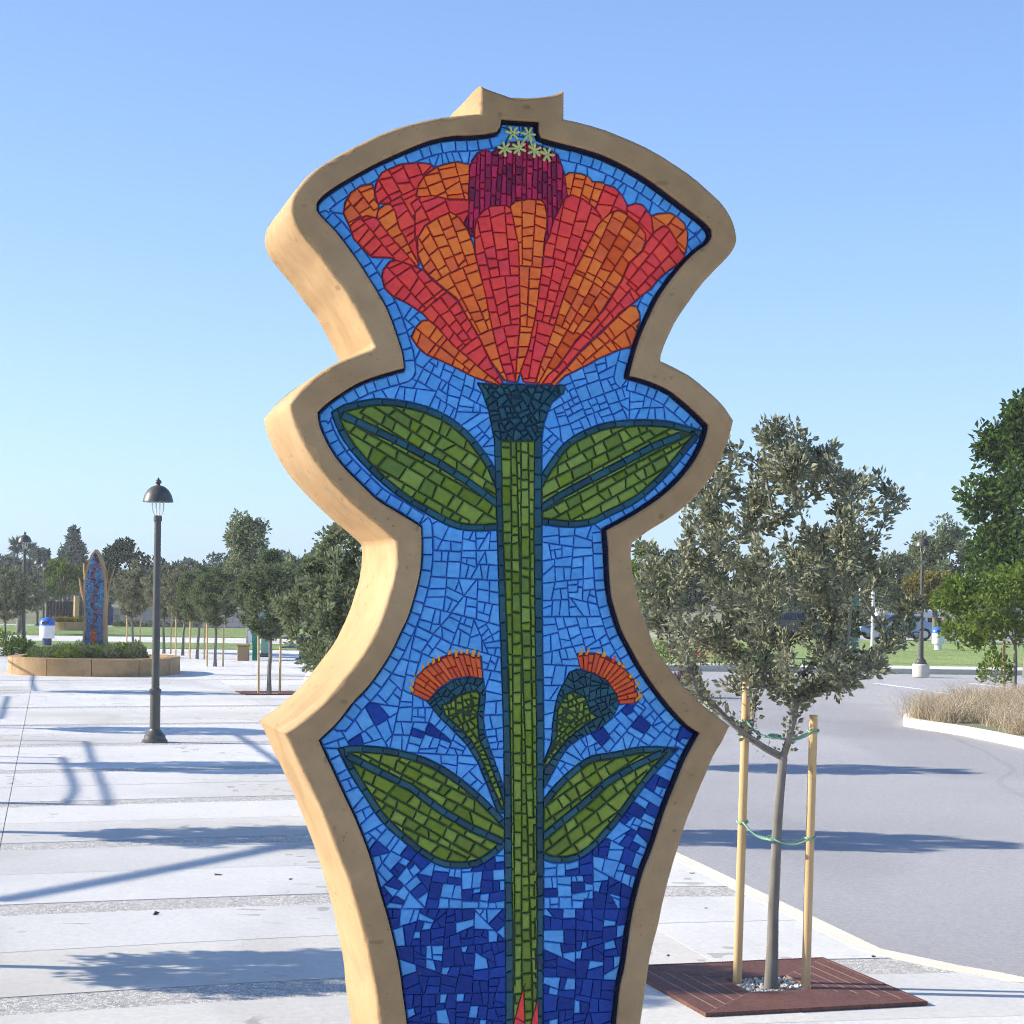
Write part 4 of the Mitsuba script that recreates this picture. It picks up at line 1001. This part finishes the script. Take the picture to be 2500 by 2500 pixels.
far_tree('big_dark_tree', 'huge dark evergreen tree at the right picture edge', (15.14, 56.00), 8, 2.3, 3.6, 5.0, 'leaf_rich', 120, 0.22, 17000, cone=0.35, fuzz=0.13, trunk=0.22)
far_tree('island_tree', 'leafy green tree rising from the dry grass island at right', (11.34, 43.40), 9, 1.62, 1.05, 2.05, 'leaf_fresh', 60, 0.13, 9000, fuzz=0.17, trunk=0.045)
for i, (px, Z, rx, rz, zc, lm, lb) in enumerate([
        (0.2246, 108, 1.9, 2.3, 4.2, 'leaf_mid', 'mid green tree behind the right lamp post, left of the dark evergreen'),
        (0.2197, 96, 1.5, 1.1, 2.5, 'leaf_yellow', 'yellowing low tree right behind the right lamp post'),
        (0.2001, 112, 1.6, 1.9, 3.1, 'leaf_mid', 'green tree between the near crown and the right lamp post'),
        (0.0693, 70, 0.8, 1.3, 2.7, 'leaf_fresh', 'bright green small tree peeking out right of the sculpture waist'),
        (0.0874, 118, 2.0, 1.9, 2.9, 'leaf_dark', 'dark tree behind the left half of the near crown'),
        (0.1150, 122, 2.2, 2.1, 3.0, 'leaf_dark', 'dark tree behind the middle of the near crown'),
        (0.1448, 118, 2.0, 2.2, 3.0, 'leaf_mid', 'mid green tree behind the right half of the near crown'),
        (0.1736, 120, 2.1, 1.9, 3.0, 'leaf_dark', 'dark tree behind the right fringe of the near crown')]):
    far_tree('background_tree', lb, (at_x(px, Z), Z), 60 + i, rx, rz, zc, lm, 44, 0.26 if Z > 80 else 0.13, 4200, 'trees beyond the car park')
for i, (px, Z, r, h) in enumerate([(-0.0956, 125, 2.4, 2.4), (-0.1190, 135, 2.2, 2.2), (-0.1466, 140, 2.6, 2.0), (-0.1722, 145, 2.4, 2.2)]):
    far_tree('background_tree', ['dark tree behind the half hidden young tree, near the sculpture', 'dark tree behind the parked cars left of the sculpture', 'dark tree behind the tall pale tree', 'dark tree behind the middle of the tree row'][i], (at_x(px, Z), Z), 80 + i, r, h, 2.5, 'leaf_blue', 44, 0.34, 4200, 'trees beyond the lawn')

rb = np.random.default_rng(404)
bv, bf, nb = [], [], 0
for k in range(150):
    x, y = -130 + 270 * (k + rb.random()) / 150, rb.uniform(250, 300)
    h = rb.uniform(3.2, 5.6)
    q = rb.normal(size=(420, 3)); q /= np.linalg.norm(q, axis=1, keepdims=True)
    v, f = leaf_faces(q * np.array([rb.uniform(1.6, 2.6), 1.6, h * .5]) * rb.random((420, 1)) ** .4 + [x, y, h * .5], q + rb.normal(0, .5, (420, 3)), .75, rb, wide=.7)
    bv.append(v); bf.append(f + nb); nb += len(v)
put(None, 'distant_tree_belt', trimesh.Trimesh(np.vstack(bv), np.vstack(bf), process=False), 'leaf_blue', kind='stuff', label='hazy belt of distant trees along the horizon')

# fan palms
for i, (px, Z, h) in enumerate([(-0.2573, 200, 6.4), (-0.2509, 215, 6.2)]):
    t = thing('fan_palm', ['thin fan palm on the left horizon, left of its twin', 'thin fan palm on the left horizon, right of its twin'][i], 'palm')
    x = at_x(px, Z); r = np.random.default_rng(90 + i)
    put(t, 'trunk', tube([[x, Z, 0], [x + .1, Z, h * .5], [x, Z, h]], [.16, .13, .1], 7), 'bark', smooth=40)
    d = r.normal(size=(260, 3)); d /= np.linalg.norm(d, axis=1, keepdims=True)
    v, f = leaf_faces(np.tile([[x, Z, h]], (260, 1)) + d * .25, d + [0, 0, .15], 0.75, r, wide=.22)
    put(t, 'crown', trimesh.Trimesh(v, f, process=False), 'leaf_blue')

def shrub(name, label, xyz, r, h, leafm, seed, n=500, leaf=0.09, group=None, cat='shrub'):
    g = np.random.default_rng(seed)
    q = g.normal(size=(n, 3)); q /= np.linalg.norm(q, axis=1, keepdims=True); q[:, 2] = np.abs(q[:, 2])
    p = q * np.array([r, r, h]) * (0.45 + 0.55 * g.random((n, 1)) ** .5)
    v, f = leaf_faces(p, q + g.normal(0, .5, (n, 3)) + [0, 0, .3], leaf, g, wide=.5)
    m = trimesh.Trimesh(v, f, process=False)
    st = cat_([tube([[0, 0, 0], (c * [r, r, h] * .8)], [.012, .004], 4) for c in q[:9]])
    t = thing(name, label, cat, group)
    put(t, 'foliage', moved(m, xyz[0], xyz[1], xyz[2]), leafm)
    put(t, 'stem', moved(st, xyz[0], xyz[1], xyz[2]), 'bark')
    return t

# ------------------------------------------------------------------ left: round planter with the small sculpture
PC = np.array([-10.55, 48.87]); PC = PC * (1 + 2.05 / PC[1])
rp = thing('round_planter', 'large round tan concrete planter full of green shrubs at left', 'planter')
for k in range(12):
    put(rp, 'wall_panel', ring_sector(PC, 1.86, 2.16, k * math.pi / 6 + .004 + .17, (k + 1) * math.pi / 6 - .004 + .17, -0.02, 0.45, 8, 2.7), 'cast_stone', smooth=30)
put(rp, 'soil', ring_sector(PC, 0.01, 1.84, 0, 2 * math.pi - 1e-3, 0.0, 0.36, 40, 2.7), 'soil')
rr = np.random.default_rng(14)
for k in range(26):
    a, r = 2 * np.pi * k / 26 * 7, 1.58 * math.sqrt((k + .5) / 26)
    x, y = PC[0] - 0.15 + r * math.cos(a), PC[1] + r * math.sin(a)
    shrub('planter_shrub', f"low glossy green shrub in the {'front' if y < PC[1] - .5 else 'back' if y > PC[1] + .5 else 'middle'} {'left' if x < PC[0] - .6 else 'right' if x > PC[0] + .6 else 'centre'} of the large round planter", (x, y, 0.36), rr.uniform(.28, .42), rr.uniform(.26, .46), 'leaf_fresh' if rr.random() < .6 else 'leaf_mid', 200 + k, 420, 0.085, 'shrubs of the round planter')
# the small sculpture: flame shaped, with antler branches
SC2 = thing('small_mosaic_sculpture', 'small distant flame shaped mosaic sculpture rising from the round planter', 'sculpture')
c2 = PC + [-0.02, 0.0]
half = np.array([(0.35, .0), (.315, .28), (.29, .7), (.28, 1.1), (.285, 1.45), (.305, 1.74), (.30, 2.05), (.255, 2.36), (.19, 2.6), (.115, 2.82), (.0, 2.97)])
body = np.vstack([half * [-1, 1], half[-2::-1]])
def plate2(p, y0, y1, shift=(0, 0)):
    m = trimesh.creation.extrude_polygon(Polygon(p).buffer(0), y1 - y0, engine='earcut')
    v = m.vertices
    return trimesh.Trimesh(np.c_[v[:, 0] + c2[0] + shift[0], c2[1] + y1 - v[:, 2], v[:, 1] + 0.30], m.faces, process=False)
put(SC2, 'frame', plate2(body, -0.12, 0.22), 'cast_stone')
for s, pp in ((-1, [(-.24, 1.45, .06), (-.38, 1.85, .035), (-.45, 2.2, .015)]), (-1, [(-.24, 1.85, .06), (-.29, 2.25, .045), (-.34, 2.6, .02)]), (1, [(.25, 1.65, .06), (.36, 2.1, .035), (.48, 2.5, .015)]), (1, [(.22, 1.95, .05), (.28, 2.25, .03), (.33, 2.5, .012)])):
    put(SC2, 'branch', tube([[c2[0] + a, c2[1] + .05, b + .30] for a, b, _ in pp], [r for *_, r in pp], 7), 'cast_stone', smooth=True)
pan = Polygon(body).buffer(-0.055)
pan = pan.intersection(Polygon([(-1, .34), (1, .34), (1, 3.4), (-1, 3.4)]))
put(SC2, 'panel', plate2(np.array(pan.exterior.coords), -0.126, -0.115), 'grout_teal')
r2 = np.random.default_rng(6)
mat('dusk_glaze', (0.10, 0.19, 0.38), 0.3); mat('slate_glaze', (0.13, 0.14, 0.24), 0.3); mat('fog_glaze', (0.12, 0.27, 0.46), 0.3); mat('rose_glaze', (0.30, 0.09, 0.10), 0.3); mat('ochre_glaze', (0.42, 0.20, 0.05), 0.3)
tl2 = {}
for g in shatter(pan, 0.0035, r2, jit=12):
    x, z = g.centroid.coords[0]
    lm = ['dusk_glaze', 'slate_glaze', 'fog_glaze', TEA[3]][r2.choice(4, p=[.40, .28, .20, .12])]
    if abs(x) < .09 and z < .85: lm = 'ochre_glaze' if z > .78 else (ORA[2] if r2.random() < .6 else 'rose_glaze')
    elif abs(x + .06 * math.sin(z * 9)) < .05 and z > .85: lm = 'rose_glaze' if r2.random() < .6 else TEA[2]
    elif z > 1.3 and r2.random() < .25: lm = mat('aqua_glaze', (0.09, 0.36, 0.50), 0.25) if 'aqua_glaze' not in scene else 'aqua_glaze'
    h = g.buffer(-0.004, join_style=2)
    if h.is_empty or h.geom_type != 'Polygon': continue
    put(SC2, 'tile', plate2(np.array(h.exterior.coords), -0.134, -0.125), lm)

# second, smaller planter far behind
PC2 = np.array([-22.30, 97.35]); PC2 = PC2 * (1 + 1.3 / PC2[1])
p2 = thing('far_planter', 'small tan ring planter with a bare post far behind the round planter', 'planter')
for k in range(8): put(p2, 'wall_panel', ring_sector(PC2, 1.15, 1.4, k * math.pi / 4 + .004, (k + 1) * math.pi / 4 - .004, 0, 0.45, 6), 'cast_stone', smooth=30)
put(p2, 'soil', lathe([(1.15, 0), (1.15, .36)], 24, (*PC2, 0)), 'soil')
for k in range(6):
    shrub('planter_shrub', 'yellow green shrub in the small far planter', (PC2[0] - .7 + .28 * k, PC2[1] - .2 + .3 * (k % 2), .36), .36, .32, 'leaf_yellow', 260 + k, 220, 0.12, 'shrubs of the far planter')
px_ = (-24.20, 107.00, 0.71)
one('wooden_post', 'pale bare post standing in the small far planter', 'post', tube([[px_[0], px_[1], .2], [px_[0], px_[1], 1.75]], [.17, .15], 10), 'stake_wood', smooth=40)
for k, (px, r, h) in enumerate([(-0.2615, .8, .75), (-0.2547, .55, .6), (-0.2687, .9, .9), (-0.2505, .3, .35)]):
    shrub('border_shrub', ['round green shrub at the left picture edge', 'green shrub at the foot of the left lamp post', 'shrub cut off by the left picture edge', 'tiny shrub right of the left lamp post'][k], (at_x(px, 62.5), 62.5, 0), r, h, 'leaf_fresh', 280 + k, 700, 0.10)

# ------------------------------------------------------------------ lamp posts
def lamp(label, xy, z0=0.0, footing=0.0, H=3.80, s=1.0):
    t = thing('lamp_post', label, 'lamp post', 'dome topped plaza lamp posts')
    x, y = xy
    if footing: put(t, 'footing', lathe([(.26, -.1), (.26, footing - .03), (.23, footing)], 20, (x, y, z0)), 'kerb_concrete', smooth=30)
    z = z0 + footing
    put(t, 'base', lathe([(.19, 0), (.19, .03), (.165, .05), (.155, .10), (.11, .15), (.085, .18), (.08, .2)], 24, (x, y, z)), 'lamp_metal', smooth=30)
    put(t, 'pole', lathe([(.078, .18), (.076, .72), (.088, .73), (.088, .78), (.060, .80), (.050, H - .60), (.062, H - .58), (.062, H - .52), (.04, H - .5)], 18, (x, y, z)), 'lamp_metal', smooth=30)
    for k in range(4):
        a = k * math.pi / 2 + .5; c, q = math.cos(a), math.sin(a)
        put(t, 'strut', tube([[x + .045 * c, y + .045 * q, z + H - .52], [x + .085 * c, y + .085 * q, z + H - .42], [x + .09 * c, y + .09 * q, z + H - .27]], .009, 6), 'lamp_strut', smooth=True)
    sh = put(t, 'shade', lathe([(.205, H - .30), (.225, H - .305), (.222, H - .28), (.20, H - .20), (.155, H - .125), (.10, H - .08), (.055, H - .06)], 28, (x, y, z)), 'lamp_metal', smooth=40)
    put(t, 'finial', lathe([(.05, H - .065), (.03, H - .05), (.025, H - .04), (.05, H - .015), (.045, H + .01), (.02, H + .03), (.006, H + .06)], 16, (x, y, z)), 'lamp_metal', smooth=40)
    return t
lamp('dark grey dome lamp post standing on the plaza left of the sculpture, nearest', (-5.26, 28.51), H=3.86)
lamp('dome lamp post at the far left beside the green shrubs', (-15.96, 62.98), H=4.0)
lamp('dome lamp post on a concrete footing beside the right lawn', (12.37, 58.10), 0.02, 0.28, H=3.85)
lamp('tiny distant dome lamp post left of the conifer, left one of two', (at_x(-0.2464, 108), 108), H=3.8)
lamp('tiny distant dome lamp post left of the conifer, right one of two', (at_x(-0.2432, 122), 122), H=3.8)

# ------------------------------------------------------------------ smaller things on the left
def dome_bin(label, x, y, z, body, dome, foot):
    t = thing('recycling_bin', label, 'bin')
    put(t, 'foot', lathe([(.17, 0), (.17, .28)], 16, (x, y, z)), foot)
    put(t, 'body', lathe([(.26, .26), (.27, .30), (.27, .72), (.25, .74)], 20, (x, y, z)), body, smooth=30)
    put(t, 'lid', lathe([(.29, .73), (.29, .76), (.27, .86), (.20, .96), (.10, 1.01), (.02, 1.03)], 20, (x, y, z)), dome, smooth=40)
    put(t, 'opening', box(x - .12, x + .12, y - .30, y - .2, z + .79, z + .87), 'dark_glass')
b1 = (-16.88, 70.00, 0.10)
dome_bin('blue domed white recycling bin left of the small distant sculpture', b1[0], 70.0, 0.12, 'white_paint', 'bin_blue', 'navy')
b2 = (18.62, 84.00, 0.33)
dome_bin('blue domed white recycling bin on the lawn right of the right lamp post', b2[0], 84.0, 0.03, 'white_paint', 'bin_blue', 'white_paint')
sx, sy = -8.25, 61.48
sg = thing('green_banner_post', 'green and white panel post beside the tan bin, below the pale tree', 'sign post')
put(sg, 'green_panel', box(sx - .01, sx + .16, sy - .1, sy + .1, 0, 2.0, .008), 'banner_green')
put(sg, 'white_panel', box(sx - .16, sx - .012, sy - .09, sy + .09, 0.55, 2.0, .008), 'white_paint')
sx2, sy2 = -8.24, 64.58
sg2 = thing('green_banner_post', 'thin pale green post right of the green and white panel post', 'sign post')
put(sg2, 'panel', box(sx2 - .14, sx2 + .14, sy2 - .1, sy2 + .1, 0.12, 1.9, .01), 'tie_green')
put(sg2, 'base', box(sx2 - .17, sx2 + .17, sy2 - .13, sy2 + .13, 0, .12, .01), 'lamp_metal')
bx_, by_ = -8.49, 61.02
lb = thing('litter_bin', 'square tan litter bin left of the green and white post', 'litter bin')
put(lb, 'body', box(bx_ - .17, bx_ + .17, by_ - .17, by_ + .17, 0, .46, .015), 'bin_tan')
put(lb, 'lid', box(bx_ - .19, bx_ + .19, by_ - .19, by_ + .19, .462, .52, .012), 'bin_tan')
tx_, ty_ = -6.78, 62.43
tb = thing('pedestal_table', 'blue grey pedestal table with bench beside the left edge of the sculpture', 'table')
put(tb, 'top', box(tx_ - .62, tx_ + .62, ty_ - .4, ty_ + .4, .68, .74, .01), 'table_blue')
put(tb, 'pedestal', lathe([(.22, 0), (.22, .04), (.10, .07), (.09, .66), (.2, .68)], 16, (tx_, ty_, 0)), 'navy', smooth=30)
for s in (-1, 1): put(tb, 'bench', box(tx_ - .62, tx_ + .62, ty_ + s * .75 - .14, ty_ + s * .75 + .14, .40, .45, .008), 'table_blue')
# block wall, dark fence and blue door at the back of the lawn
W0, W1 = (-22.77, 110.00, -0.03), (-14.25, 110.00, 0.09)
bw = thing('block_wall', 'low pinkish concrete block wall behind the left lawn', 'wall')
nw = 16
for k in range(nw):
    for c in range(3):
        a, b = W0[0] + (W1[0] + 3 - W0[0]) * k / nw, W0[0] + (W1[0] + 3 - W0[0]) * (k + 1) / nw
        o = (b - a) / 2 if c % 2 else 0
        put(bw, 'block', box(a + o + .008, b + o - .008, 110, 110.2, .03 + c * .33, .03 + c * .33 + .318), 'block_wall')
put(bw, 'coping', box(W0[0] - .05, W1[0] + 3.3, 109.95, 110.25, 1.02, 1.1), 'block_wall')
put(bw, 'core', box(W0[0] + .02, W1[0] + 3.05, 110.03, 110.17, 0.0, 1.0), 'joint_dark')
fx0, fx1 = at_x(-0.2419, 116), at_x(-0.2079, 116)
fn = thing('dark_fence', 'dark brown board fence left of the block wall', 'fence')
for k in range(20):
    a, b = fx0 + (fx1 - fx0) * k / 20, fx0 + (fx1 - fx0) * (k + 1) / 20
    put(fn, 'board', box(a + .01, b - .01, 116, 116.05, .05, 1.35), 'dark_wall')
put(fn, 'rail', box(fx0, fx1, 116.06, 116.12, .9, 1.0), 'dark_wall')
ga, gb_ = at_x(-0.2113, 109.4), at_x(-0.2068, 109.4)
bg = thing('blue_gate', 'dark blue gate at the left end of the block wall', 'gate')
for k in range(4): put(bg, 'board', box(ga + (gb_ - ga) * k / 4 + .006, ga + (gb_ - ga) * (k + 1) / 4 - .006, 109.34, 109.38, .06, 1.12, .006), 'navy')
for z in (.2, .95): put(bg, 'rail', box(ga, gb_, 109.385, 109.43, z - .04, z + .04), 'navy')
for k, px in enumerate([-0.2039, -0.1994, -0.1943, -0.1875, -0.1802, -0.1730, -0.1658]):
    shrub('wall_shrub', 'small dark shrub at the foot of the block wall', (at_x(px, 109.3), 109.2, .02), .34 if k != 1 else .6, .3, 'leaf_mid', 300 + k, 160, .14, 'shrubs along the block wall')

# ------------------------------------------------------------------ parked cars
def car(label, xy, rot, paint):
    t = thing('parked_car', label, 'car')
    prof = np.array([(-2.1, .32), (-2.16, .55), (-2.1, .82), (-1.55, .92), (-1.05, .97), (-.45, 1.38), (.75, 1.42), (1.45, 1.0), (2.05, .9), (2.12, .6), (2.05, .32)])
    body = np.array([(-2.1, .32), (-2.16, .55), (-2.1, .82), (-1.55, .92), (-1.05, .97), (1.5, .99), (2.05, .9), (2.12, .6), (2.05, .32)])
    cab = np.array([(-1.05, .97), (-.42, 1.38), (.72, 1.42), (1.5, .99)])
    def ext(p, w, w2=None):
        m = trimesh.creation.extrude_polygon(Polygon(p), 2 * w, engine='earcut'); v = m.vertices
        y = v[:, 2] - w
        if w2: y = y * np.interp(v[:, 1], [.97, 1.42], [1, w2 / w])
        m = trimesh.Trimesh(np.c_[v[:, 0], y, v[:, 1]], m.faces, process=False); m.fix_normals(); return m
    def M(m): return moved(m, xy[0], xy[1], 0.0, rot)
    bd = put(t, 'body', M(ext(body, .86)), paint)
    put(t, 'cabin', M(ext(cab, .80, .62)), paint)
    for s in (-1, 1):
        for a, b in (((-.92, 1.0), (-.42, 1.34)), ):
            q = np.array([(-.88, 1.0), (-.38, 1.33), (.12, 1.35), (.12, 1.0)]); q2 = np.array([(.2, 1.0), (.2, 1.35), (.68, 1.36), (1.2, 1.03)])
            for qq in (q, q2):
                y = np.interp(qq[:, 1], [.97, 1.42], [.80, .62]) * s + .012 * s
                m = trimesh.Trimesh(np.vstack([np.c_[qq[:, 0], y, qq[:, 1]], np.c_[qq[:, 0], y - .02 * s, qq[:, 1]]]), [[0, 1, 2], [0, 2, 3], [4, 6, 5], [4, 7, 6]] + [[i, (i + 1) % 4, 4 + i] for i in range(4)] + [[(i + 1) % 4, 4 + (i + 1) % 4, 4 + i] for i in range(4)], process=False)
                put(t, 'window', M(m), 'dark_glass')
        for wx in (-1.35, 1.3):
            w = lathe([(.2, -.1), (.31, -.1), (.33, -.06), (.33, .06), (.31, .1), (.2, .1)], 20); w.apply_transform(trimesh.transformations.rotation_matrix(math.pi / 2, [1, 0, 0])); w.apply_translation((wx, s * .80, .33))
            k = put(t, 'wheel', M(w), 'tyre', smooth=30)
            r = lathe([(.02, -.115), (.19, -.112), (.2, -.1), (.2, .1), (.19, .112), (.02, .115)], 16); r.apply_transform(trimesh.transformations.rotation_matrix(math.pi / 2, [1, 0, 0])); r.apply_translation((wx, s * .80, .33))
            put(k, 'rim', M(r), 'alloy', smooth=30)
        put(t, 'headlight', M(box(-2.17, -2.08, s * .62 - .14, s * .62 + .14, .62, .74, .02)), 'white_paint')
        put(t, 'tail_light', M(box(2.03, 2.13, s * .65 - .13, s * .65 + .13, .66, .8, .02)), 'lamp_red')
    for a, b, z0, z1 in ((-1.02, -.47, 1.02, 1.36),):
        q = np.array([[-1.03, -.66, 1.0], [-1.03, .66, 1.0], [-.47, .56, 1.36], [-.47, -.56, 1.36]]) + [-.02, 0, .012]
        put(t, 'windscreen', M(trimesh.Trimesh(q, [[0, 1, 2], [0, 2, 3]], process=False)), 'dark_glass')
    return t
car('silver blue car parked beyond the right lawn, left of the right lamp post', (at_x(0.2001, 104), 104), 0.05, 'car_silver')
car('dark car parked behind the near tree crown, left of the silver one', (at_x(0.1448, 105), 105), 0.1, 'car_dark')
car('white car parked behind the trees left of the sculpture', (at_x(-0.1115, 113), 113.5), 0.2, 'car_white')
car('dark car parked right of the white one, left of the sculpture', (at_x(-0.0892, 114), 115), 0.2, 'car_dark')
# flat roofed shelter behind the silver car
shx0, shx1 = at_x(0.1959, 118), at_x(0.2448, 118)
sh_ = thing('flat_roofed_shelter', 'low building with white roof edge behind the silver car', 'building')
put(sh_, 'roof', box(shx0, shx1, 116.5, 124, 1.08, 1.55, .03), 'white_paint')
put(sh_, 'wall', box(shx0 + .2, shx1 - .2, 119, 123.8, -.05, 1.075), 'dark_wall')
for k in range(4): put(sh_, 'post', box(shx0 + .3 + k * (shx1 - shx0 - .8) / 3, shx0 + .45 + k * (shx1 - shx0 - .8) / 3, 116.7, 116.85, -.05, 1.075), 'white_paint')
# banner post and white pole behind the near tree
gx = at_x(0.1782, 66)
gb = thing('green_flag_post', 'slim post with green banner behind the right side of the near tree', 'banner')
put(gb, 'pole', tube([[gx + .16, 66, 0], [gx + .16, 66, 2.6]], [.03, .03], 8), 'white_paint')
put(gb, 'banner', box(gx - .14, gx + .13, 65.98, 66.02, .4, 2.45, .005), 'banner_green')
wx = at_x(0.1876, 66.5)
wp = thing('white_pole', 'white pole right of the green banner, behind the near tree', 'pole')
put(wp, 'shaft', lathe([(.065, 0), (.06, 1.4), (.055, 2.7)], 12, (wx, 66.5, 0)), 'white_paint', smooth=40)
put(wp, 'cap', lathe([(.07, 2.7), (.07, 2.74), (.03, 2.79)], 12, (wx, 66.5, 0)), 'white_paint', smooth=40)
put(wp, 'base', lathe([(.12, 0), (.12, .04), (.075, .08)], 12, (wx, 66.5, 0)), 'white_paint', smooth=40)

# ------------------------------------------------------------------ right: dry grass island, low planting by the far kerb
isl = np.array([(7.40, 36.20), (7.90, 37.93), (9.46, 41.03), (12.68, 45.36), (11.84, 38.27), (8.60, 28.54), (8.29, 31.03), (7.92, 33.71), (7.53, 35.25)])
ip = Polygon(smooth_loop(isl, corner=80, step=0.2)).buffer(0)
struct('island_kerb', sheet(ip.difference(ip.buffer(-0.17)), 0.045, 0.2), 'kerb_concrete')
struct('island_soil', sheet(ip.buffer(-0.165), 0.03, 0.1), 'earth')
rs = np.random.default_rng(77)
tuft_v, tuft_f = [], []
def grass_tuft(n, h, rad, r):
    p = np.c_[r.normal(0, rad * .35, (n, 2)), np.zeros(n)]
    lean_ = r.normal(0, .62, (n, 2))
    L = h * r.uniform(.35, 1.12, n)
    vs, fs = [], []
    for i in range(n):
        top = p[i] + np.array([lean_[i, 0] * L[i], lean_[i, 1] * L[i], L[i] * .9]); midp = p[i] * .5 + top * .5 + [0, 0, .12 * L[i]]
        w = np.array([math.cos(i * 2.4), math.sin(i * 2.4), 0]) * .006
        b = len(vs) * 5
        vs.append([p[i] - w, p[i] + w, midp + w * .9, midp - w * .9, top]); fs += [[b, b + 1, b + 2], [b, b + 2, b + 3], [b + 3, b + 2, b + 4]]
    return trimesh.Trimesh(np.array(vs).reshape(-1, 3), fs, process=False)
TUFT = [grass_tuft(330, .74, .6, np.random.default_rng(500 + i)) for i in range(5)]
inn = ip.buffer(-0.3); x0, y0, x1, y1 = inn.bounds; got = []
while len(got) < 70:
    x, y = rs.uniform(x0, x1), rs.uniform(y0, y1)
    if inn.contains(Point(x, y)) and all((x - a) ** 2 + (y - b) ** 2 > .12 for a, b in got): got.append((x, y))
    elif rs.random() < .002: break
put(None, 'dry_grass', cat_([moved(TUFT[i % 5], x, y, .03, rs.uniform(0, 6), rs.uniform(.5, .85)) for i, (x, y) in enumerate(got)]), 'straw', kind='stuff', label='dry straw coloured grass filling the kerbed island')
ix, iy = 11.38, 44.38
one('tree_stake', 'short pale stake left of the island tree trunk', 'stake', tube([[ix, iy, -.05], [ix - .02, iy, 1.35]], [.035, .033], 10), 'stake_wood', smooth=40)
shrub('island_shrub', 'light green shrub beside the stake of the island tree', (ix - .15, iy + .2, .35), .42, .75, 'leaf_fresh', 601, 600, .10)
for k, (px, Z, r, h, lm, lb) in enumerate([
        (0.0768, 61, .55, .8, 'leaf_fresh', 'low green shrub by the far kerb, right of the sculpture'),
        (0.0938, 61.5, .5, .8, 'leaf_mid', 'low shrub by the far kerb between the red flowers and the sculpture'),
        (0.1150, 62, .6, .75, 'leaf_fresh', 'light green shrub by the far kerb, behind the left stake'),
        (0.0899, 45, .42, .5, 'plume', 'purple grass clump beside the right waist of the sculpture'),
        (0.1725, 62, .5, .6, 'leaf_mid', 'low shrub by the far kerb below the green banner')]):
    shrub('kerb_shrub', lb, (at_x(px, Z), Z, 0.0), r, h, lm, 620 + k, 600, .10)
for k, px in enumerate((0.0985, 0.1082)):
    fx = at_x(px, 61); r = np.random.default_rng(640 + k)
    t = thing('red_flower_bush', ['red flowering bush by the far kerb, left of its twin', 'red flowering bush by the far kerb, right of its twin'][k], 'flowers')
    q = r.normal(size=(260, 3)) * [.17, .17, .26] + [fx, 61, .62]
    v, f = leaf_faces(q[:110], r.normal(size=(110, 3)), .085, r, wide=.8); put(t, 'flowers', trimesh.Trimesh(v, f, process=False), 'flower_red')
    v, f = leaf_faces(q[110:], r.normal(size=(150, 3)), .10, r); put(t, 'foliage', trimesh.Trimesh(v, f, process=False), 'leaf_mid')
    put(t, 'stem', tube([[fx, 61, 0], [fx, 61, .6]], [.02, .012], 5), 'bark')
# distant hills of trees are built as trees; fallen leaves lie on the paving
rl = np.random.default_rng(99)
for k in range(26):
    x, y = rl.uniform(-2.6, 3.0), rl.uniform(10.6, 17)
    if not inside.contains(Point(x, y)): continue
    v, f = leaf_faces(np.array([[x, y, .006]]), np.array([[rl.normal(), rl.normal(), .05]]), rl.uniform(.03, .06), rl, wide=.6)
    one('fallen_leaf', 'small dry leaf lying on the pale paving near the tree', 'leaf', trimesh.Trimesh(v, f, process=False), 'soil', group='fallen leaves on the plaza')


# thin air between here and the far trees
scene['air'] = {'type': 'homogeneous', 'albedo': 0.95, 'sigma_t': 0.00045}
scene['haze'] = {'type': 'cube', 'to_world': T().translate([0, 140, 6]).scale([260, 240, 7.5]), 'bsdf': {'type': 'null'}, 'interior': {'type': 'ref', 'id': 'air'}}
labels['haze'] = {'label': 'thin pale haze in the air before the far trees', 'kind': 'stuff'}
scene['camera']['medium'] = {'type': 'ref', 'id': 'air'}
